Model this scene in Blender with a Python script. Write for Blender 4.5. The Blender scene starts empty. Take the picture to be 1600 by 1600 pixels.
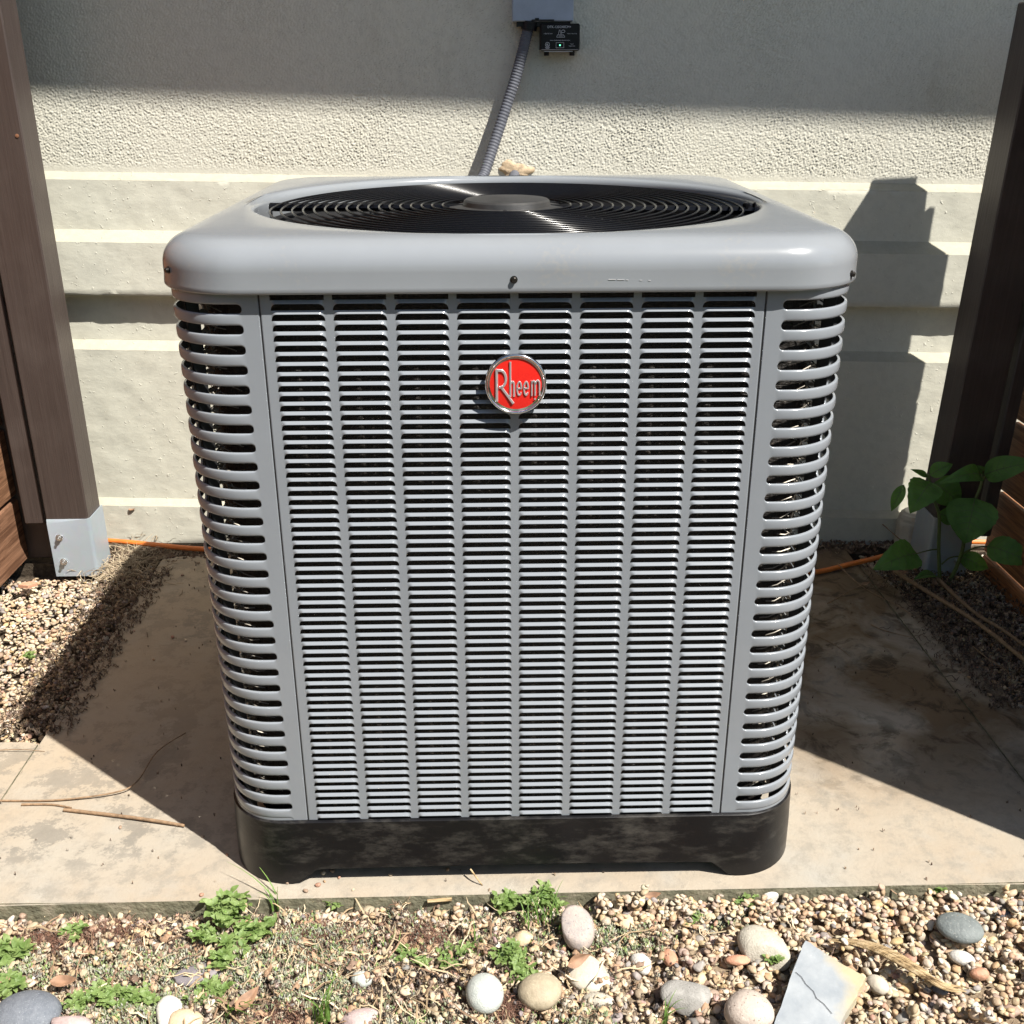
import bpy, math, random
import numpy as np
from mathutils import Vector, Matrix
R = math.radians
PI = math.pi
rng = np.random.default_rng(7)
random.seed(7)
sc = bpy.context.scene

# ------------------------------------------------------------------ camera
CX, CY, CZ, PITCH, YAW, ROLL, FPX = -0.0334, -1.3335, 1.1899, 0.3951, 0.0227, -0.0031, 1644.17
cp, sp, cyw, syw = math.cos(PITCH), math.sin(PITCH), math.cos(YAW), math.sin(YAW)
cF = Vector((syw * cp, cyw * cp, -sp))
_r = Vector((cyw, -syw, 0))
_u = _r.cross(cF)
cR = math.cos(ROLL) * _r + math.sin(ROLL) * _u
cU = -math.sin(ROLL) * _r + math.cos(ROLL) * _u
cam = bpy.data.cameras.new('camera')
camo = bpy.data.objects.new('camera', cam)
sc.collection.objects.link(camo)
M3 = Matrix((cR, cU, -cF)).transposed()
camo.matrix_world = Matrix.Translation((CX, CY, CZ)) @ M3.to_4x4()
cam.sensor_fit = 'HORIZONTAL'
cam.sensor_width = 36
cam.lens = 36 * FPX / 1600
cam.clip_start = 0.02
cam.clip_end = 500
sc.camera = camo

# ------------------------------------------------------------------ light
SUN = Vector((0.55, -0.45, 1.0)).normalized()
w = bpy.data.worlds.new('World')
sc.world = w
w.use_nodes = True
nt = w.node_tree
sky = nt.nodes.new('ShaderNodeTexSky')
sky.sky_type = 'NISHITA'
sky.sun_disc = False
sky.sun_elevation = math.asin(SUN.z)
sky.sun_rotation = math.atan2(SUN.x, SUN.y)
bg = nt.nodes['Background']
bg.inputs[1].default_value = 0.06
nt.links.new(sky.outputs[0], bg.inputs[0])
sl = bpy.data.lights.new('sun', 'SUN')
sl.energy = 5.0
sl.angle = R(0.53)
sl.color = (1.0, 0.955, 0.88)
slo = bpy.data.objects.new('sun', sl)
slo.rotation_euler = SUN.to_track_quat('Z', 'Y').to_euler()
sc.collection.objects.link(slo)
sc.view_settings.view_transform = 'Standard'
sc.view_settings.look = 'None'
sc.view_settings.exposure = 0.92
sc.view_settings.gamma = 1
sc.render.engine = 'CYCLES'
sc.cycles.use_denoising = True
sc.cycles.caustics_reflective = True
sc.cycles.blur_glossy = 0.0
sc.cycles.sample_clamp_indirect = 12
sc.cycles.max_bounces = 8

# ------------------------------------------------------------------ helpers
def ray(px, py):
    return cF + cR * ((px - 800) / FPX) - cU * ((py - 800) / FPX)
def at(px, py, y=None, z=None, x=None):
    """world point seen at photo position (px, py) on the plane y=.. / z=.. / x=.."""
    d = ray(px, py); o = Vector((CX, CY, CZ))
    if y is not None: t = (y - o.y) / d.y
    elif z is not None: t = (z - o.z) / d.z
    else: t = (x - o.x) / d.x
    return o + d * t

def empty(name, loc=(0, 0, 0), label=None, cat=None, group=None):
    o = bpy.data.objects.new(name, None)
    o.empty_display_size = 0.05
    sc.collection.objects.link(o)
    o.location = loc
    tag(o, label, cat, group)
    return o
def tag(o, label=None, cat=None, group=None, kind=None):
    if label: o['label'] = label
    if cat: o['category'] = cat
    if group: o['group'] = group
    if kind: o['kind'] = kind
    return o
def link(name, me, m=None, parent=None, loc=None):
    o = bpy.data.objects.new(name, me)
    if m is not None and len(me.materials) == 0: me.materials.append(m)
    sc.collection.objects.link(o)
    if parent is not None: o.parent = parent
    if loc is not None: o.location = loc
    return o
def mesh(V, F, smooth=True, name='mesh', sharp=None):
    me = bpy.data.meshes.new(name)
    me.from_pydata([tuple(map(float, v)) for v in V], [], [tuple(map(int, f)) for f in F])
    me.update()
    if smooth:
        me.shade_smooth()
        if sharp: me.set_sharp_from_angle(angle=R(sharp))
    return me
def np_mesh(V, F, col=None, smooth=True, name='mesh'):
    """fast mesh: V (n,3), F (m,k) all same k"""
    V = np.asarray(V, np.float32); F = np.asarray(F, np.int32)
    me = bpy.data.meshes.new(name)
    me.vertices.add(len(V)); me.vertices.foreach_set('co', V.ravel())
    k = F.shape[1]
    me.loops.add(F.size); me.loops.foreach_set('vertex_index', F.ravel())
    me.polygons.add(len(F))
    me.polygons.foreach_set('loop_start', np.arange(0, F.size, k, dtype=np.int32))
    me.polygons.foreach_set('loop_total', np.full(len(F), k, np.int32))
    me.update(calc_edges=True)
    if smooth: me.polygons.foreach_set('use_smooth', np.ones(len(F), bool))
    if col is not None:
        a = me.color_attributes.new('Col', 'FLOAT_COLOR', 'POINT')
        c = np.ones((len(V), 4), np.float32); c[:, :3] = col
        a.data.foreach_set('color', c.ravel())
    me.validate()
    return me
def grid_faces(nu, nv, closed_u=False, closed_v=False, flip=False):
    F = []
    for i in range(nu if closed_u else nu - 1):
        for j in range(nv if closed_v else nv - 1):
            a = i * nv + j; b = ((i + 1) % nu) * nv + j
            c = ((i + 1) % nu) * nv + (j + 1) % nv; d = i * nv + (j + 1) % nv
            F.append((a, d, c, b) if flip else (a, b, c, d))
    return F
class MB:
    """collects shapes into one mesh"""
    def __init__(s): s.V = []; s.F = []
    def add(s, V, F, M=None):
        n = len(s.V)
        s.V += [tuple(M @ Vector(v)) for v in V] if M is not None else [tuple(v) for v in V]
        s.F += [tuple(i + n for i in f) for f in F]
        return s
    def box(s, x0, x1, y0, y1, z0, z1, M=None, c=0.0):
        """box with chamfered edges c"""
        if c <= 0:
            V = [(x, y, z) for x in (x0, x1) for y in (y0, y1) for z in (z0, z1)]
            F = [(0, 1, 3, 2), (4, 6, 7, 5), (0, 4, 5, 1), (2, 3, 7, 6), (0, 2, 6, 4), (1, 5, 7, 3)]
            return s.add(V, F, M)
        V = []; F = []
        idx = {}
        X = (x0, x1); Y = (y0, y1); Z = (z0, z1)
        for i in range(2):
            for j in range(2):
                for k in range(2):
                    sx, sy, sz = (1 - 2 * i) * c, (1 - 2 * j) * c, (1 - 2 * k) * c
                    idx[i, j, k, 0] = len(V); V.append((X[i], Y[j] + sy, Z[k] + sz))
                    idx[i, j, k, 1] = len(V); V.append((X[i] + sx, Y[j], Z[k] + sz))
                    idx[i, j, k, 2] = len(V); V.append((X[i] + sx, Y[j] + sy, Z[k]))
        for i in range(2):
            q = [idx[i, 0, 0, 0], idx[i, 0, 1, 0], idx[i, 1, 1, 0], idx[i, 1, 0, 0]]; F.append(q if i == 0 else q[::-1])
            q = [idx[0, i, 0, 1], idx[1, i, 0, 1], idx[1, i, 1, 1], idx[0, i, 1, 1]]; F.append(q if i == 0 else q[::-1])
            q = [idx[0, 0, i, 2], idx[0, 1, i, 2], idx[1, 1, i, 2], idx[1, 0, i, 2]]; F.append(q if i == 0 else q[::-1])
        for a in range(2):
            for b in range(2):
                F.append((idx[0, a, b, 1], idx[1, a, b, 1], idx[1, a, b, 2], idx[0, a, b, 2]))
                F.append((idx[a, 0, b, 0], idx[a, 1, b, 0], idx[a, 1, b, 2], idx[a, 0, b, 2]))
                F.append((idx[a, b, 0, 0], idx[a, b, 1, 0], idx[a, b, 1, 1], idx[a, b, 0, 1]))
        for i in range(2):
            for j in range(2):
                for k in range(2): F.append((idx[i, j, k, 0], idx[i, j, k, 1], idx[i, j, k, 2]))
        return s.add(V, F, M)
    def tube(s, pts, r, n=8, caps=True):
        P = [Vector(p) for p in pts]; rr = r if hasattr(r, '__len__') else [r] * len(P)
        up = Vector((0, 0, 1)); V = []
        t0 = (P[1] - P[0]).normalized()
        a = t0.cross(up)
        if a.length < 0.1: a = t0.cross(Vector((1, 0, 0)))
        a.normalize()
        for i, p in enumerate(P):
            t = (P[min(i + 1, len(P) - 1)] - P[max(i - 1, 0)]).normalized()
            a = (a - t * a.dot(t)).normalized(); b = t.cross(a)
            for k in range(n):
                q = 2 * PI * k / n
                V.append(p + (a * math.cos(q) + b * math.sin(q)) * rr[i])
        F = grid_faces(len(P), n, closed_v=True)
        if caps: F += [tuple(range(n))[::-1], tuple(range(len(V) - n, len(V)))]
        return s.add(V, F)
    def lathe(s, prof, n=24, M=None):
        """prof list of (r,z); around z"""
        V = [(r * math.cos(2 * PI * k / n), r * math.sin(2 * PI * k / n), z) for r, z in prof for k in range(n)]
        F = grid_faces(len(prof), n, closed_v=True, flip=True)
        F.append(tuple(range(n))[::-1]); F.append(tuple(range(len(V) - n, len(V))))
        return s.add(V, F, M)
    def prism(s, poly, z0, z1, M=None):
        n = len(poly)
        V = [(x, y, z0) for x, y in poly] + [(x, y, z1) for x, y in poly]
        F = [tuple(range(n))[::-1], tuple(range(n, 2 * n))] + [(i, (i + 1) % n, (i + 1) % n + n, i + n) for i in range(n)]
        return s.add(V, F, M)
    def obj(s, name, m, parent=None, smooth=False, sharp=35, loc=None):
        me = mesh(s.V, s.F, smooth=smooth, name=name, sharp=sharp)
        import bmesh
        bm = bmesh.new(); bm.from_mesh(me); bmesh.ops.recalc_face_normals(bm, faces=bm.faces); bm.to_mesh(me); bm.free()
        return link(name, me, m, parent, loc)
def smooth_path(pts, n=8):
    """catmull-rom through pts"""
    P = [Vector(p) for p in pts]; out = []
    for i in range(len(P) - 1):
        p0 = P[max(i - 1, 0)]; p1 = P[i]; p2 = P[i + 1]; p3 = P[min(i + 2, len(P) - 1)]
        for k in range(n):
            t = k / n
            out.append(0.5 * ((2 * p1) + (p2 - p0) * t + (2 * p0 - 5 * p1 + 4 * p2 - p3) * t * t + (3 * p1 - p0 - 3 * p2 + p3) * t ** 3))
    out.append(P[-1]); return out

# ------------------------------------------------------------------ materials
class NT:
    def __init__(s, name, rough=0.6, metal=0.0, spec=0.5):
        s.m = bpy.data.materials.new(name); s.m.use_nodes = True
        s.t = s.m.node_tree; s.b = s.t.nodes['Principled BSDF']
        s.b.inputs['Roughness'].default_value = rough
        s.b.inputs['Metallic'].default_value = metal
        s.b.inputs['Specular IOR Level'].default_value = spec
        s.co = s.t.nodes.new('ShaderNodeTexCoord')
    def n(s, t): return s.t.nodes.new(t)
    def l(s, a, b): s.t.links.new(a, b)
    def val(s, x, sock):
        if hasattr(x, 'links'): s.l(x, sock)
        else: sock.default_value = x
    def mapping(s, scale=(1, 1, 1), rot=(0, 0, 0), src='Object'):
        m = s.n('ShaderNodeMapping'); s.l(s.co.outputs[src], m.inputs[0])
        m.inputs['Scale'].default_value = scale; m.inputs['Rotation'].default_value = rot
        return m.outputs[0]
    def noise(s, scale, detail=4, rough=0.55, vec=None, dist=0.0):
        n = s.n('ShaderNodeTexNoise'); n.inputs['Scale'].default_value = scale
        n.inputs['Detail'].default_value = detail; n.inputs['Roughness'].default_value = rough
        n.inputs['Distortion'].default_value = dist
        s.l(vec if vec is not None else s.co.outputs['Object'], n.inputs['Vector'])
        return n.outputs['Fac']
    def voronoi(s, scale, vec=None, feature='F1', out='Distance'):
        n = s.n('ShaderNodeTexVoronoi'); n.inputs['Scale'].default_value = scale; n.feature = feature
        s.l(vec if vec is not None else s.co.outputs['Object'], n.inputs['Vector'])
        return n.outputs[out]
    def ramp(s, fac, stops, interp='LINEAR'):
        n = s.n('ShaderNodeValToRGB'); n.color_ramp.interpolation = interp
        e = n.color_ramp.elements
        while len(e) < len(stops): e.new(0.5)
        for el, (p, c) in zip(e, stops):
            el.position = p; el.color = (c, c, c, 1) if not hasattr(c, '__len__') else (*c, 1)
        s.l(fac, n.inputs[0]); return n.outputs[0]
    def mix(s, fac, a, b, mode='MIX'):
        n = s.n('ShaderNodeMix'); n.data_type = 'RGBA'; n.blend_type = mode
        s.val(fac, n.inputs[0])
        for x, k in ((a, 6), (b, 7)):
            if hasattr(x, 'links'): s.l(x, n.inputs[k])
            else: n.inputs[k].default_value = (*x, 1)
        return n.outputs[2]
    def math(s, op, a, b=0.0):
        n = s.n('ShaderNodeMath'); n.operation = op
        s.val(a, n.inputs[0]); s.val(b, n.inputs[1]); return n.outputs[0]
    def bump(s, h, dist, strength=1.0, prev=None):
        n = s.n('ShaderNodeBump'); n.inputs['Distance'].default_value = dist; n.inputs['Strength'].default_value = strength
        s.l(h, n.inputs['Height'])
        if prev is not None: s.l(prev, n.inputs['Normal'])
        return n.outputs[0]
    def normal(s, x): s.l(x, s.b.inputs['Normal'])
    def col(s, x):
        if hasattr(x, 'links'): s.l(x, s.b.inputs['Base Color'])
        else: s.b.inputs['Base Color'].default_value = (*x, 1)
    def rough(s, x): s.val(x, s.b.inputs['Roughness'])

def simple(name, c, rough=0.5, metal=0.0, var=0.12, scale=30, bump=0.0, bscale=200, spec=0.5):
    t = NT(name, rough, metal, spec)
    n = t.noise(scale, 4)
    lo = tuple(x * (1 - var) for x in c); hi = tuple(min(1, x * (1 + var)) for x in c)
    t.col(t.mix(t.ramp(n, [(0.3, 0.0), (0.7, 1.0)]), lo, hi))
    if bump: t.normal(t.bump(t.noise(bscale, 3), bump))
    return t.m

M = {}
def build_materials():
    # painted sheet metal
    def paint(name, c, rough):
        t = NT(name, rough, 0.0, 0.5)
        n = t.noise(9, 6, 0.6); d = t.noise(140, 3)
        c2 = t.mix(t.ramp(n, [(0.35, 0.0), (0.75, 1.0)]), c, tuple(x * 0.92 for x in c))
        dust = t.ramp(t.math('MULTIPLY', n, d), [(0.33, 0.0), (0.5, 0.35)])
        t.col(t.mix(dust, c2, (0.30, 0.28, 0.24)))
        t.rough(t.ramp(n, [(0.3, rough * 0.85), (0.7, rough * 1.2)]))
        t.normal(t.bump(t.noise(900, 2), 0.00006, 0.5))
        t.b.inputs['Specular IOR Level'].default_value = 0.22; t.b.inputs['Coat Weight'].default_value = 0.55; t.b.inputs['Coat Roughness'].default_value = 0.11
        return t.m
    M['paint'] = paint('grey_paint', (0.235, 0.254, 0.278), 0.24)
    M['lid'] = paint('grey_lid_paint', (0.228, 0.244, 0.262), 0.22)
    M['lid'].node_tree.nodes['Principled BSDF'].inputs['Coat Weight'].default_value = 0.5
    t = NT('black_plastic', 0.42)
    n = t.noise(7, 8, 0.7, vec=t.mapping((1, 1, 1.6), (0, 0.5, 0))); n2 = t.noise(60, 6, 0.75, vec=t.mapping((0.35, 0.35, 1.0), (0.3, 0.6, 0)))
    sc_ = t.ramp(t.math('MULTIPLY', n, n2), [(0.24, 0.0), (0.44, 1.0)])
    t.col(t.mix(sc_, (0.006, 0.006, 0.007), (0.06, 0.056, 0.05)))
    t.b.inputs['Specular IOR Level'].default_value = 0.28
    t.rough(t.ramp(n, [(0.35, 0.28), (0.65, 0.42)])); t.normal(t.bump(t.noise(350, 3), 0.0002, 0.5))
    M['base'] = t.m
    M['side_paint'] = paint('grey_side_paint', (0.235, 0.254, 0.278), 0.24); M['side_paint'].node_tree.nodes['Principled BSDF'].inputs['Coat Roughness'].default_value = 0.06; M['side_paint'].node_tree.nodes['Principled BSDF'].inputs['Coat Weight'].default_value = 1.0
    M['black_wire'] = simple('black_wire_coating', (0.005, 0.005, 0.006), 0.17, var=0.1, spec=0.28)
    M['black_hub'] = simple('black_hub_paint', (0.035, 0.034, 0.033), 0.42, var=0.3, scale=40, bump=0.0002)
    M['dark_inside'] = simple('dark_interior', (0.012, 0.012, 0.013), 0.6)
    t = NT('condenser_coil', 0.5, 0.3)
    wv = t.noise(260, 3, 0.6, vec=t.mapping((1, 1, 0.16), (0.5, 0.35, 0)))
    wz = t.noise(500, 3, 0.5, vec=t.mapping((0.25, 0.25, 1.2)))
    f = t.math('MULTIPLY', wv, wz)
    t.col(t.ramp(f, [(0.12, (0.005, 0.004, 0.003)), (0.3, (0.014, 0.011, 0.009)), (0.48, (0.06, 0.047, 0.036))]))
    t.normal(t.bump(f, 0.004)); M['coil'] = t.m
    M['aluminium'] = simple('aluminium_fins', (0.22, 0.20, 0.17), 0.5, 0.7, var=0.2, scale=90)
    M['chrome'] = simple('chrome_rim', (0.82, 0.83, 0.86), 0.12, 1.0, var=0.02)
    t = NT('red_badge', 0.22)
    n = t.noise(500, 2, vec=t.mapping((1, 1, 0.05))); t.col(t.mix(n, (0.60, 0.012, 0.010), (0.78, 0.03, 0.02)))
    t.b.inputs['Coat Weight'].default_value = 0.4; M['red'] = t.m
    M['silver'] = simple('silver_letters', (0.74, 0.74, 0.76), 0.3, 0.7, var=0.05)
    M['screw'] = simple('dark_screw', (0.05, 0.045, 0.04), 0.3, 0.8, var=0.3, scale=300)
    M['scratch'] = simple('bare_scratch', (0.45, 0.45, 0.45), 0.5)
    # stucco
    def stucco(name, c, c2, fine):
        t = NT(name, 0.85, spec=0.25)
        big = t.noise(2.2, 5, 0.6); sm = t.noise(45, 5, 0.7)
        a = t.mix(t.ramp(big, [(0.35, 0.0), (0.7, 1.0)]), c, c2)
        a = t.mix(t.ramp(sm, [(0.3, 0.6), (0.55, 0.0)]), a, tuple(x * 0.86 for x in c))
        drip = t.noise(9, 5, 0.65, vec=t.mapping((1, 1, 0.35)))
        a = t.mix(t.ramp(drip, [(0.60, 0.0), (0.78, 0.30)]), a, (0.36, 0.31, 0.22))
        # darker cream painted on up-facing moulding tops to tone down their sunlight
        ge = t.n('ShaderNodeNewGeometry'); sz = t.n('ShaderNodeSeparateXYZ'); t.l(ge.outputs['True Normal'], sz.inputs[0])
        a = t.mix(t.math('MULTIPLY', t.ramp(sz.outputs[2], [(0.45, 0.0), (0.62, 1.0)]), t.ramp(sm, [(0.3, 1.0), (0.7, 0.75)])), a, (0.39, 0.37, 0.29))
        t.col(a)
        b1 = t.bump(t.noise(34, 6, 0.62, vec=t.mapping((0.7, 1, 1.3))), fine * 1.3, 0.8)
        pits = t.ramp(t.noise(95, 2, 0.5), [(0.66, 0.0), (0.76, 1.0)])
        b2 = t.bump(pits, fine * 1.0, 0.8, b1)
        t.normal(t.bump(t.noise(420, 3, 0.6), fine * 0.35, 0.7, b2)); return t.m
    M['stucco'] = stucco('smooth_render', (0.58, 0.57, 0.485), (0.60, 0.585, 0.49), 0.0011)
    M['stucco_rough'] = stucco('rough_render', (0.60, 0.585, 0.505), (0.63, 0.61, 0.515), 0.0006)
    M['sealant'] = simple('orange_render_patch', (0.48, 0.37, 0.25), 0.95, var=0.25, scale=90, bump=0.0008, bscale=220, spec=0.1)
    # concrete
    t = NT('weathered_concrete', 0.9, spec=0.2)
    big = t.noise(3.2, 7, 0.62, dist=0.3); med = t.noise(13, 8, 0.62); fine = t.noise(170, 5, 0.7)
    c = t.mix(t.ramp(big, [(0.35, 0.0), (0.65, 1.0)]), (0.345, 0.285, 0.215), (0.35, 0.315, 0.26))
    c = t.mix(t.ramp(t.noise(5.5, 6, 0.6, vec=t.mapping((1, 1.2, 1), (0, 0, 0.6))), [(0.52, 0.0), (0.70, 0.75)]), c, (0.33, 0.315, 0.28))
    c = t.mix(t.ramp(t.noise(26, 7, 0.75), [(0.48, 0.0), (0.62, 0.55)]), c, (0.235, 0.215, 0.18))
    # lichen-like grey blotches, kept to the left wing of the pad by a soft gradient
    sx = t.n('ShaderNodeSeparateXYZ'); t.l(t.co.outputs['Object'], sx.inputs[0])
    left = t.math('MULTIPLY', t.ramp(t.math('ADD', t.math('MULTIPLY', sx.outputs[0], -0.5), 0.5), [(0.70, 0.0), (0.82, 1.0)]),
                  t.ramp(sx.outputs[1], [(0.02, 0.3), (0.1, 1.0), ]))
    bl = t.ramp(t.math('ADD', t.math('MULTIPLY', med, 0.75), t.math('MULTIPLY', fine, 0.25)), [(0.51, 0.0), (0.545, 1.0)])
    bl = t.math('MULTIPLY', t.math('MULTIPLY', bl, left), 0.62)
    c = t.mix(bl, c, (0.165, 0.155, 0.135))
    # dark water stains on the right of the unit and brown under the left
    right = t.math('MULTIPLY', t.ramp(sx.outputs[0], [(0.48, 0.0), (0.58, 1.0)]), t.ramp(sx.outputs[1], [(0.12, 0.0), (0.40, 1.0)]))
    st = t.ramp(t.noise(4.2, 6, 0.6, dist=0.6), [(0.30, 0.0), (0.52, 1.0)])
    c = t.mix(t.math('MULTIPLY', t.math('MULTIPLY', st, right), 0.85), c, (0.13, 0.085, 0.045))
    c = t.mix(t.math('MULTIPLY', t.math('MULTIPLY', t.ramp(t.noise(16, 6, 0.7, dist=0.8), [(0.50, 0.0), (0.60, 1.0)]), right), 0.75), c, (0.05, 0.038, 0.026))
    c = t.mix(t.math('MULTIPLY', t.math('MULTIPLY', t.ramp(big, [(0.5, 0.0), (0.6, 1.0)]), right), 0.35), c, (0.5, 0.47, 0.42))
    lb = t.math('MULTIPLY', t.ramp(t.math('MULTIPLY', sx.outputs[0], -1.0), [(0.44, 0.0), (0.5, 1.0)]), t.ramp(sx.outputs[1], [(0.1, 0.0), (0.5, 1.0)]))
    c = t.mix(t.math('MULTIPLY', lb, t.ramp(t.noise(2.6, 6, 0.6), [(0.35, 0.2), (0.6, 0.7)])), c, (0.40, 0.32, 0.225))
    grit = t.ramp(t.noise(85, 4, 0.75), [(0.66, 0.0), (0.72, 0.55)])
    c = t.mix(grit, c, (0.16, 0.12, 0.08))
    t.col(c)
    b = t.bump(t.noise(22, 6, 0.6), 0.004, 0.6); t.normal(t.bump(fine, 0.0012, 0.7, b)); M['concrete'] = t.m
    t = NT('mossy_slab_side', 0.95, spec=0.1)
    n = t.noise(28, 7, 0.7); t.col(t.ramp(n, [(0.3, (0.10, 0.10, 0.07)), (0.5, (0.19, 0.18, 0.125)), (0.7, (0.32, 0.28, 0.21))]))
    t.normal(t.bump(t.noise(90, 5), 0.004)); M['moss'] = t.m
    t = NT('soil', 0.97, spec=0.05)
    n = t.noise(60, 7, 0.7); t.col(t.ramp(n, [(0.3, (0.03, 0.024, 0.018)), (0.5, (0.075, 0.058, 0.042)), (0.7, (0.15, 0.12, 0.09))]))
    t.normal(t.bump(n, 0.01)); M['soil'] = t.m
    # wood
    t = NT('dark_painted_timber', 0.45, spec=0.5)
    g = t.noise(30, 6, 0.65, vec=t.mapping((4, 4, 0.12))); g2 = t.noise(240, 4, 0.6, vec=t.mapping((1, 1, 0.08))); b_ = t.noise(6, 4)
    c = t.mix(t.ramp(g, [(0.3, 0.0), (0.7, 1.0)]), (0.045, 0.033, 0.029), (0.066, 0.050, 0.044))
    spk = t.ramp(t.noise(110, 3, 0.8), [(0.70, 0.0), (0.78, 0.4)])
    c = t.mix(t.ramp(b_, [(0.5, 0.0), (0.8, 0.4)]), c, (0.12, 0.10, 0.09))
    t.col(t.mix(spk, c, (0.18, 0.13, 0.1)))
    bb = t.bump(g2, 0.0006, 0.7); t.normal(t.bump(g, 0.0015, 0.6, bb)); M['timber'] = t.m
    t = NT('oiled_plank', 0.6, spec=0.3)
    wv = t.noise(14, 6, 0.7, vec=t.mapping((6, 0.25, 6)), dist=1.2); g2 = t.noise(150, 5, 0.6, vec=t.mapping((1, 0.05, 1)))
    oi = t.n('ShaderNodeObjectInfo')
    pal = t.ramp(oi.outputs['Random'], [(0.0, (0.40, 0.17, 0.07)), (0.35, (0.34, 0.17, 0.085)), (0.7, (0.28, 0.15, 0.085)), (1.0, (0.23, 0.12, 0.08))])
    dk = t.mix(1.0, pal, (0.42, 0.38, 0.36), 'MULTIPLY')
    c = t.mix(t.ramp(wv, [(0.42, 0.0), (0.56, 1.0)]), dk, pal)
    c = t.mix(t.ramp(g2, [(0.4, 0.5), (0.6, 0.0)]), c, dk)
    t.col(c); bb = t.bump(g2, 0.001, 0.8); t.normal(t.bump(wv, 0.0015, 0.6, bb)); M['plank'] = t.m
    t = NT('galvanised_steel', 0.36, 0.35)
    v = t.voronoi(70, out='Color'); n = t.noise(25, 5)
    t.col(t.mix(0.02, (0.40, 0.46, 0.52), v)); t.rough(t.ramp(n, [(0.3, 0.32), (0.7, 0.5)])); M['galv'] = t.m
    M['bolt'] = simple('zinc_bolt', (0.55, 0.54, 0.52), 0.3, 0.9, var=0.3, scale=200)
    M['box'] = simple('grey_enclosure_paint', (0.33, 0.38, 0.46), 0.5, 0.2, var=0.1, scale=25, bump=0.0004)
    M['black_plastic'] = simple('black_case', (0.005, 0.005, 0.007), 0.4, spec=0.3)
    M['print'] = simple('white_print', (0.55, 0.57, 0.6), 0.6)
    M['conduit'] = simple('grey_conduit', (0.09, 0.095, 0.115), 0.65, 0.0, var=0.15, scale=50)
    M['cable'] = simple('orange_cable', (0.62, 0.17, 0.03), 0.45, var=0.12, scale=40)
    M['pvc'] = simple('off_white_pipe', (0.55, 0.52, 0.44), 0.5, var=0.12, scale=25, bump=0.0006)
    M['soffit'] = simple('cream_soffit', (0.5, 0.48, 0.42), 0.8)
    M['roof'] = simple('roof_tiles', (0.2, 0.12, 0.09), 0.8)
    t = NT('green_led', 0.3); t.col((0.1, 0.9, 0.4)); t.b.inputs['Emission Color'].default_value = (0.15, 1, 0.5, 1); t.b.inputs['Emission Strength'].default_value = 1.6; M['led'] = t.m
    # vertex coloured
    def vcol(name, rough, spec=0.4, vs=150, amt=0.35, bump=0.0005):
        t = NT(name, rough, 0, spec)
        a = t.n('ShaderNodeAttribute'); a.attribute_name = 'Col'
        n = t.noise(vs, 5, 0.65)
        c = t.mix(t.ramp(n, [(0.3, amt), (0.65, 0.0)]), a.outputs['Color'], t.mix(1.0, a.outputs['Color'], (0.5, 0.45, 0.42), 'MULTIPLY'))
        t.col(c); t.normal(t.bump(t.noise(vs * 3, 3), bump)); return t.m
    M['pebble'] = vcol('pebbles', 0.62)
    M['litter'] = vcol('dry_litter', 0.8, 0.2, 300, 0.3)
    def leafm(name, c, c2, rough=0.5, vs=25):
        t = NT(name, rough, 0, 0.35)
        n = t.noise(vs, 4); t.col(t.mix(t.ramp(n, [(0.35, 0.0), (0.65, 1.0)]), c, c2))
        t.b.inputs['Transmission Weight'].default_value = 0.0
        tr = t.n('ShaderNodeBsdfTranslucent'); tr.inputs[0].default_value = (c2[0] * 1.3, c2[1] * 1.4, c2[2] * 0.8, 1)
        mx = t.n('ShaderNodeMixShader'); mx.inputs[0].default_value = 0.3
        out = t.t.nodes['Material Output']
        t.l(t.b.outputs[0], mx.inputs[1]); t.l(tr.outputs[0], mx.inputs[2]); t.l(mx.outputs[0], out.inputs[0])
        t.normal(t.bump(t.noise(60, 4), 0.004)); return t.m
    M['leaf'] = leafm('broad_leaf', (0.07, 0.18, 0.04), (0.14, 0.28, 0.07))
    M['stem'] = simple('green_stem', (0.11, 0.15, 0.05), 0.5)
    M['weed'] = leafm('weed_leaf', (0.13, 0.21, 0.055), (0.25, 0.33, 0.12), 0.5, 60)
    M['grass'] = leafm('grass_blade', (0.10, 0.19, 0.04), (0.17, 0.28, 0.07), 0.45, 60)
    M['dead_leaf'] = simple('dead_leaf', (0.26, 0.15, 0.09), 0.7, var=0.35, scale=60)
    M['twig'] = simple('dry_twig', (0.24, 0.155, 0.09), 0.8, var=0.3, scale=120, bump=0.001)
    M['stick'] = None
    t = NT('splintered_wood', 0.8, spec=0.2)
    g = t.noise(70, 5, 0.7, vec=t.mapping((0.06, 1.6, 1.6)))
    t.col(t.ramp(g, [(0.35, (0.10, 0.06, 0.03)), (0.5, (0.42, 0.30, 0.16)), (0.7, (0.62, 0.50, 0.32))])); t.normal(t.bump(g, 0.003)); M['stick'] = t.m
    # slate
    t = NT('slate', 0.6, spec=0.4)
    n = t.noise(20, 6); s2 = t.noise(9, 4, 0.6)
    c = t.mix(t.ramp(n, [(0.35, 0.0), (0.7, 1.0)]), (0.25, 0.275, 0.30), (0.36, 0.38, 0.395))
    gx = t.n('ShaderNodeSeparateXYZ'); t.l(t.co.outputs['Object'], gx.inputs[0])
    e = t.ramp(t.math('ADD', t.math('MULTIPLY', gx.outputs[0], 9.0), s2), [(0.72, 0.0), (0.95, 0.8)])
    c = t.mix(e, c, (0.46, 0.38, 0.21))
    t.col(c); t.normal(t.bump(n, 0.003)); M['slate'] = t.m
build_materials()
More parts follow.
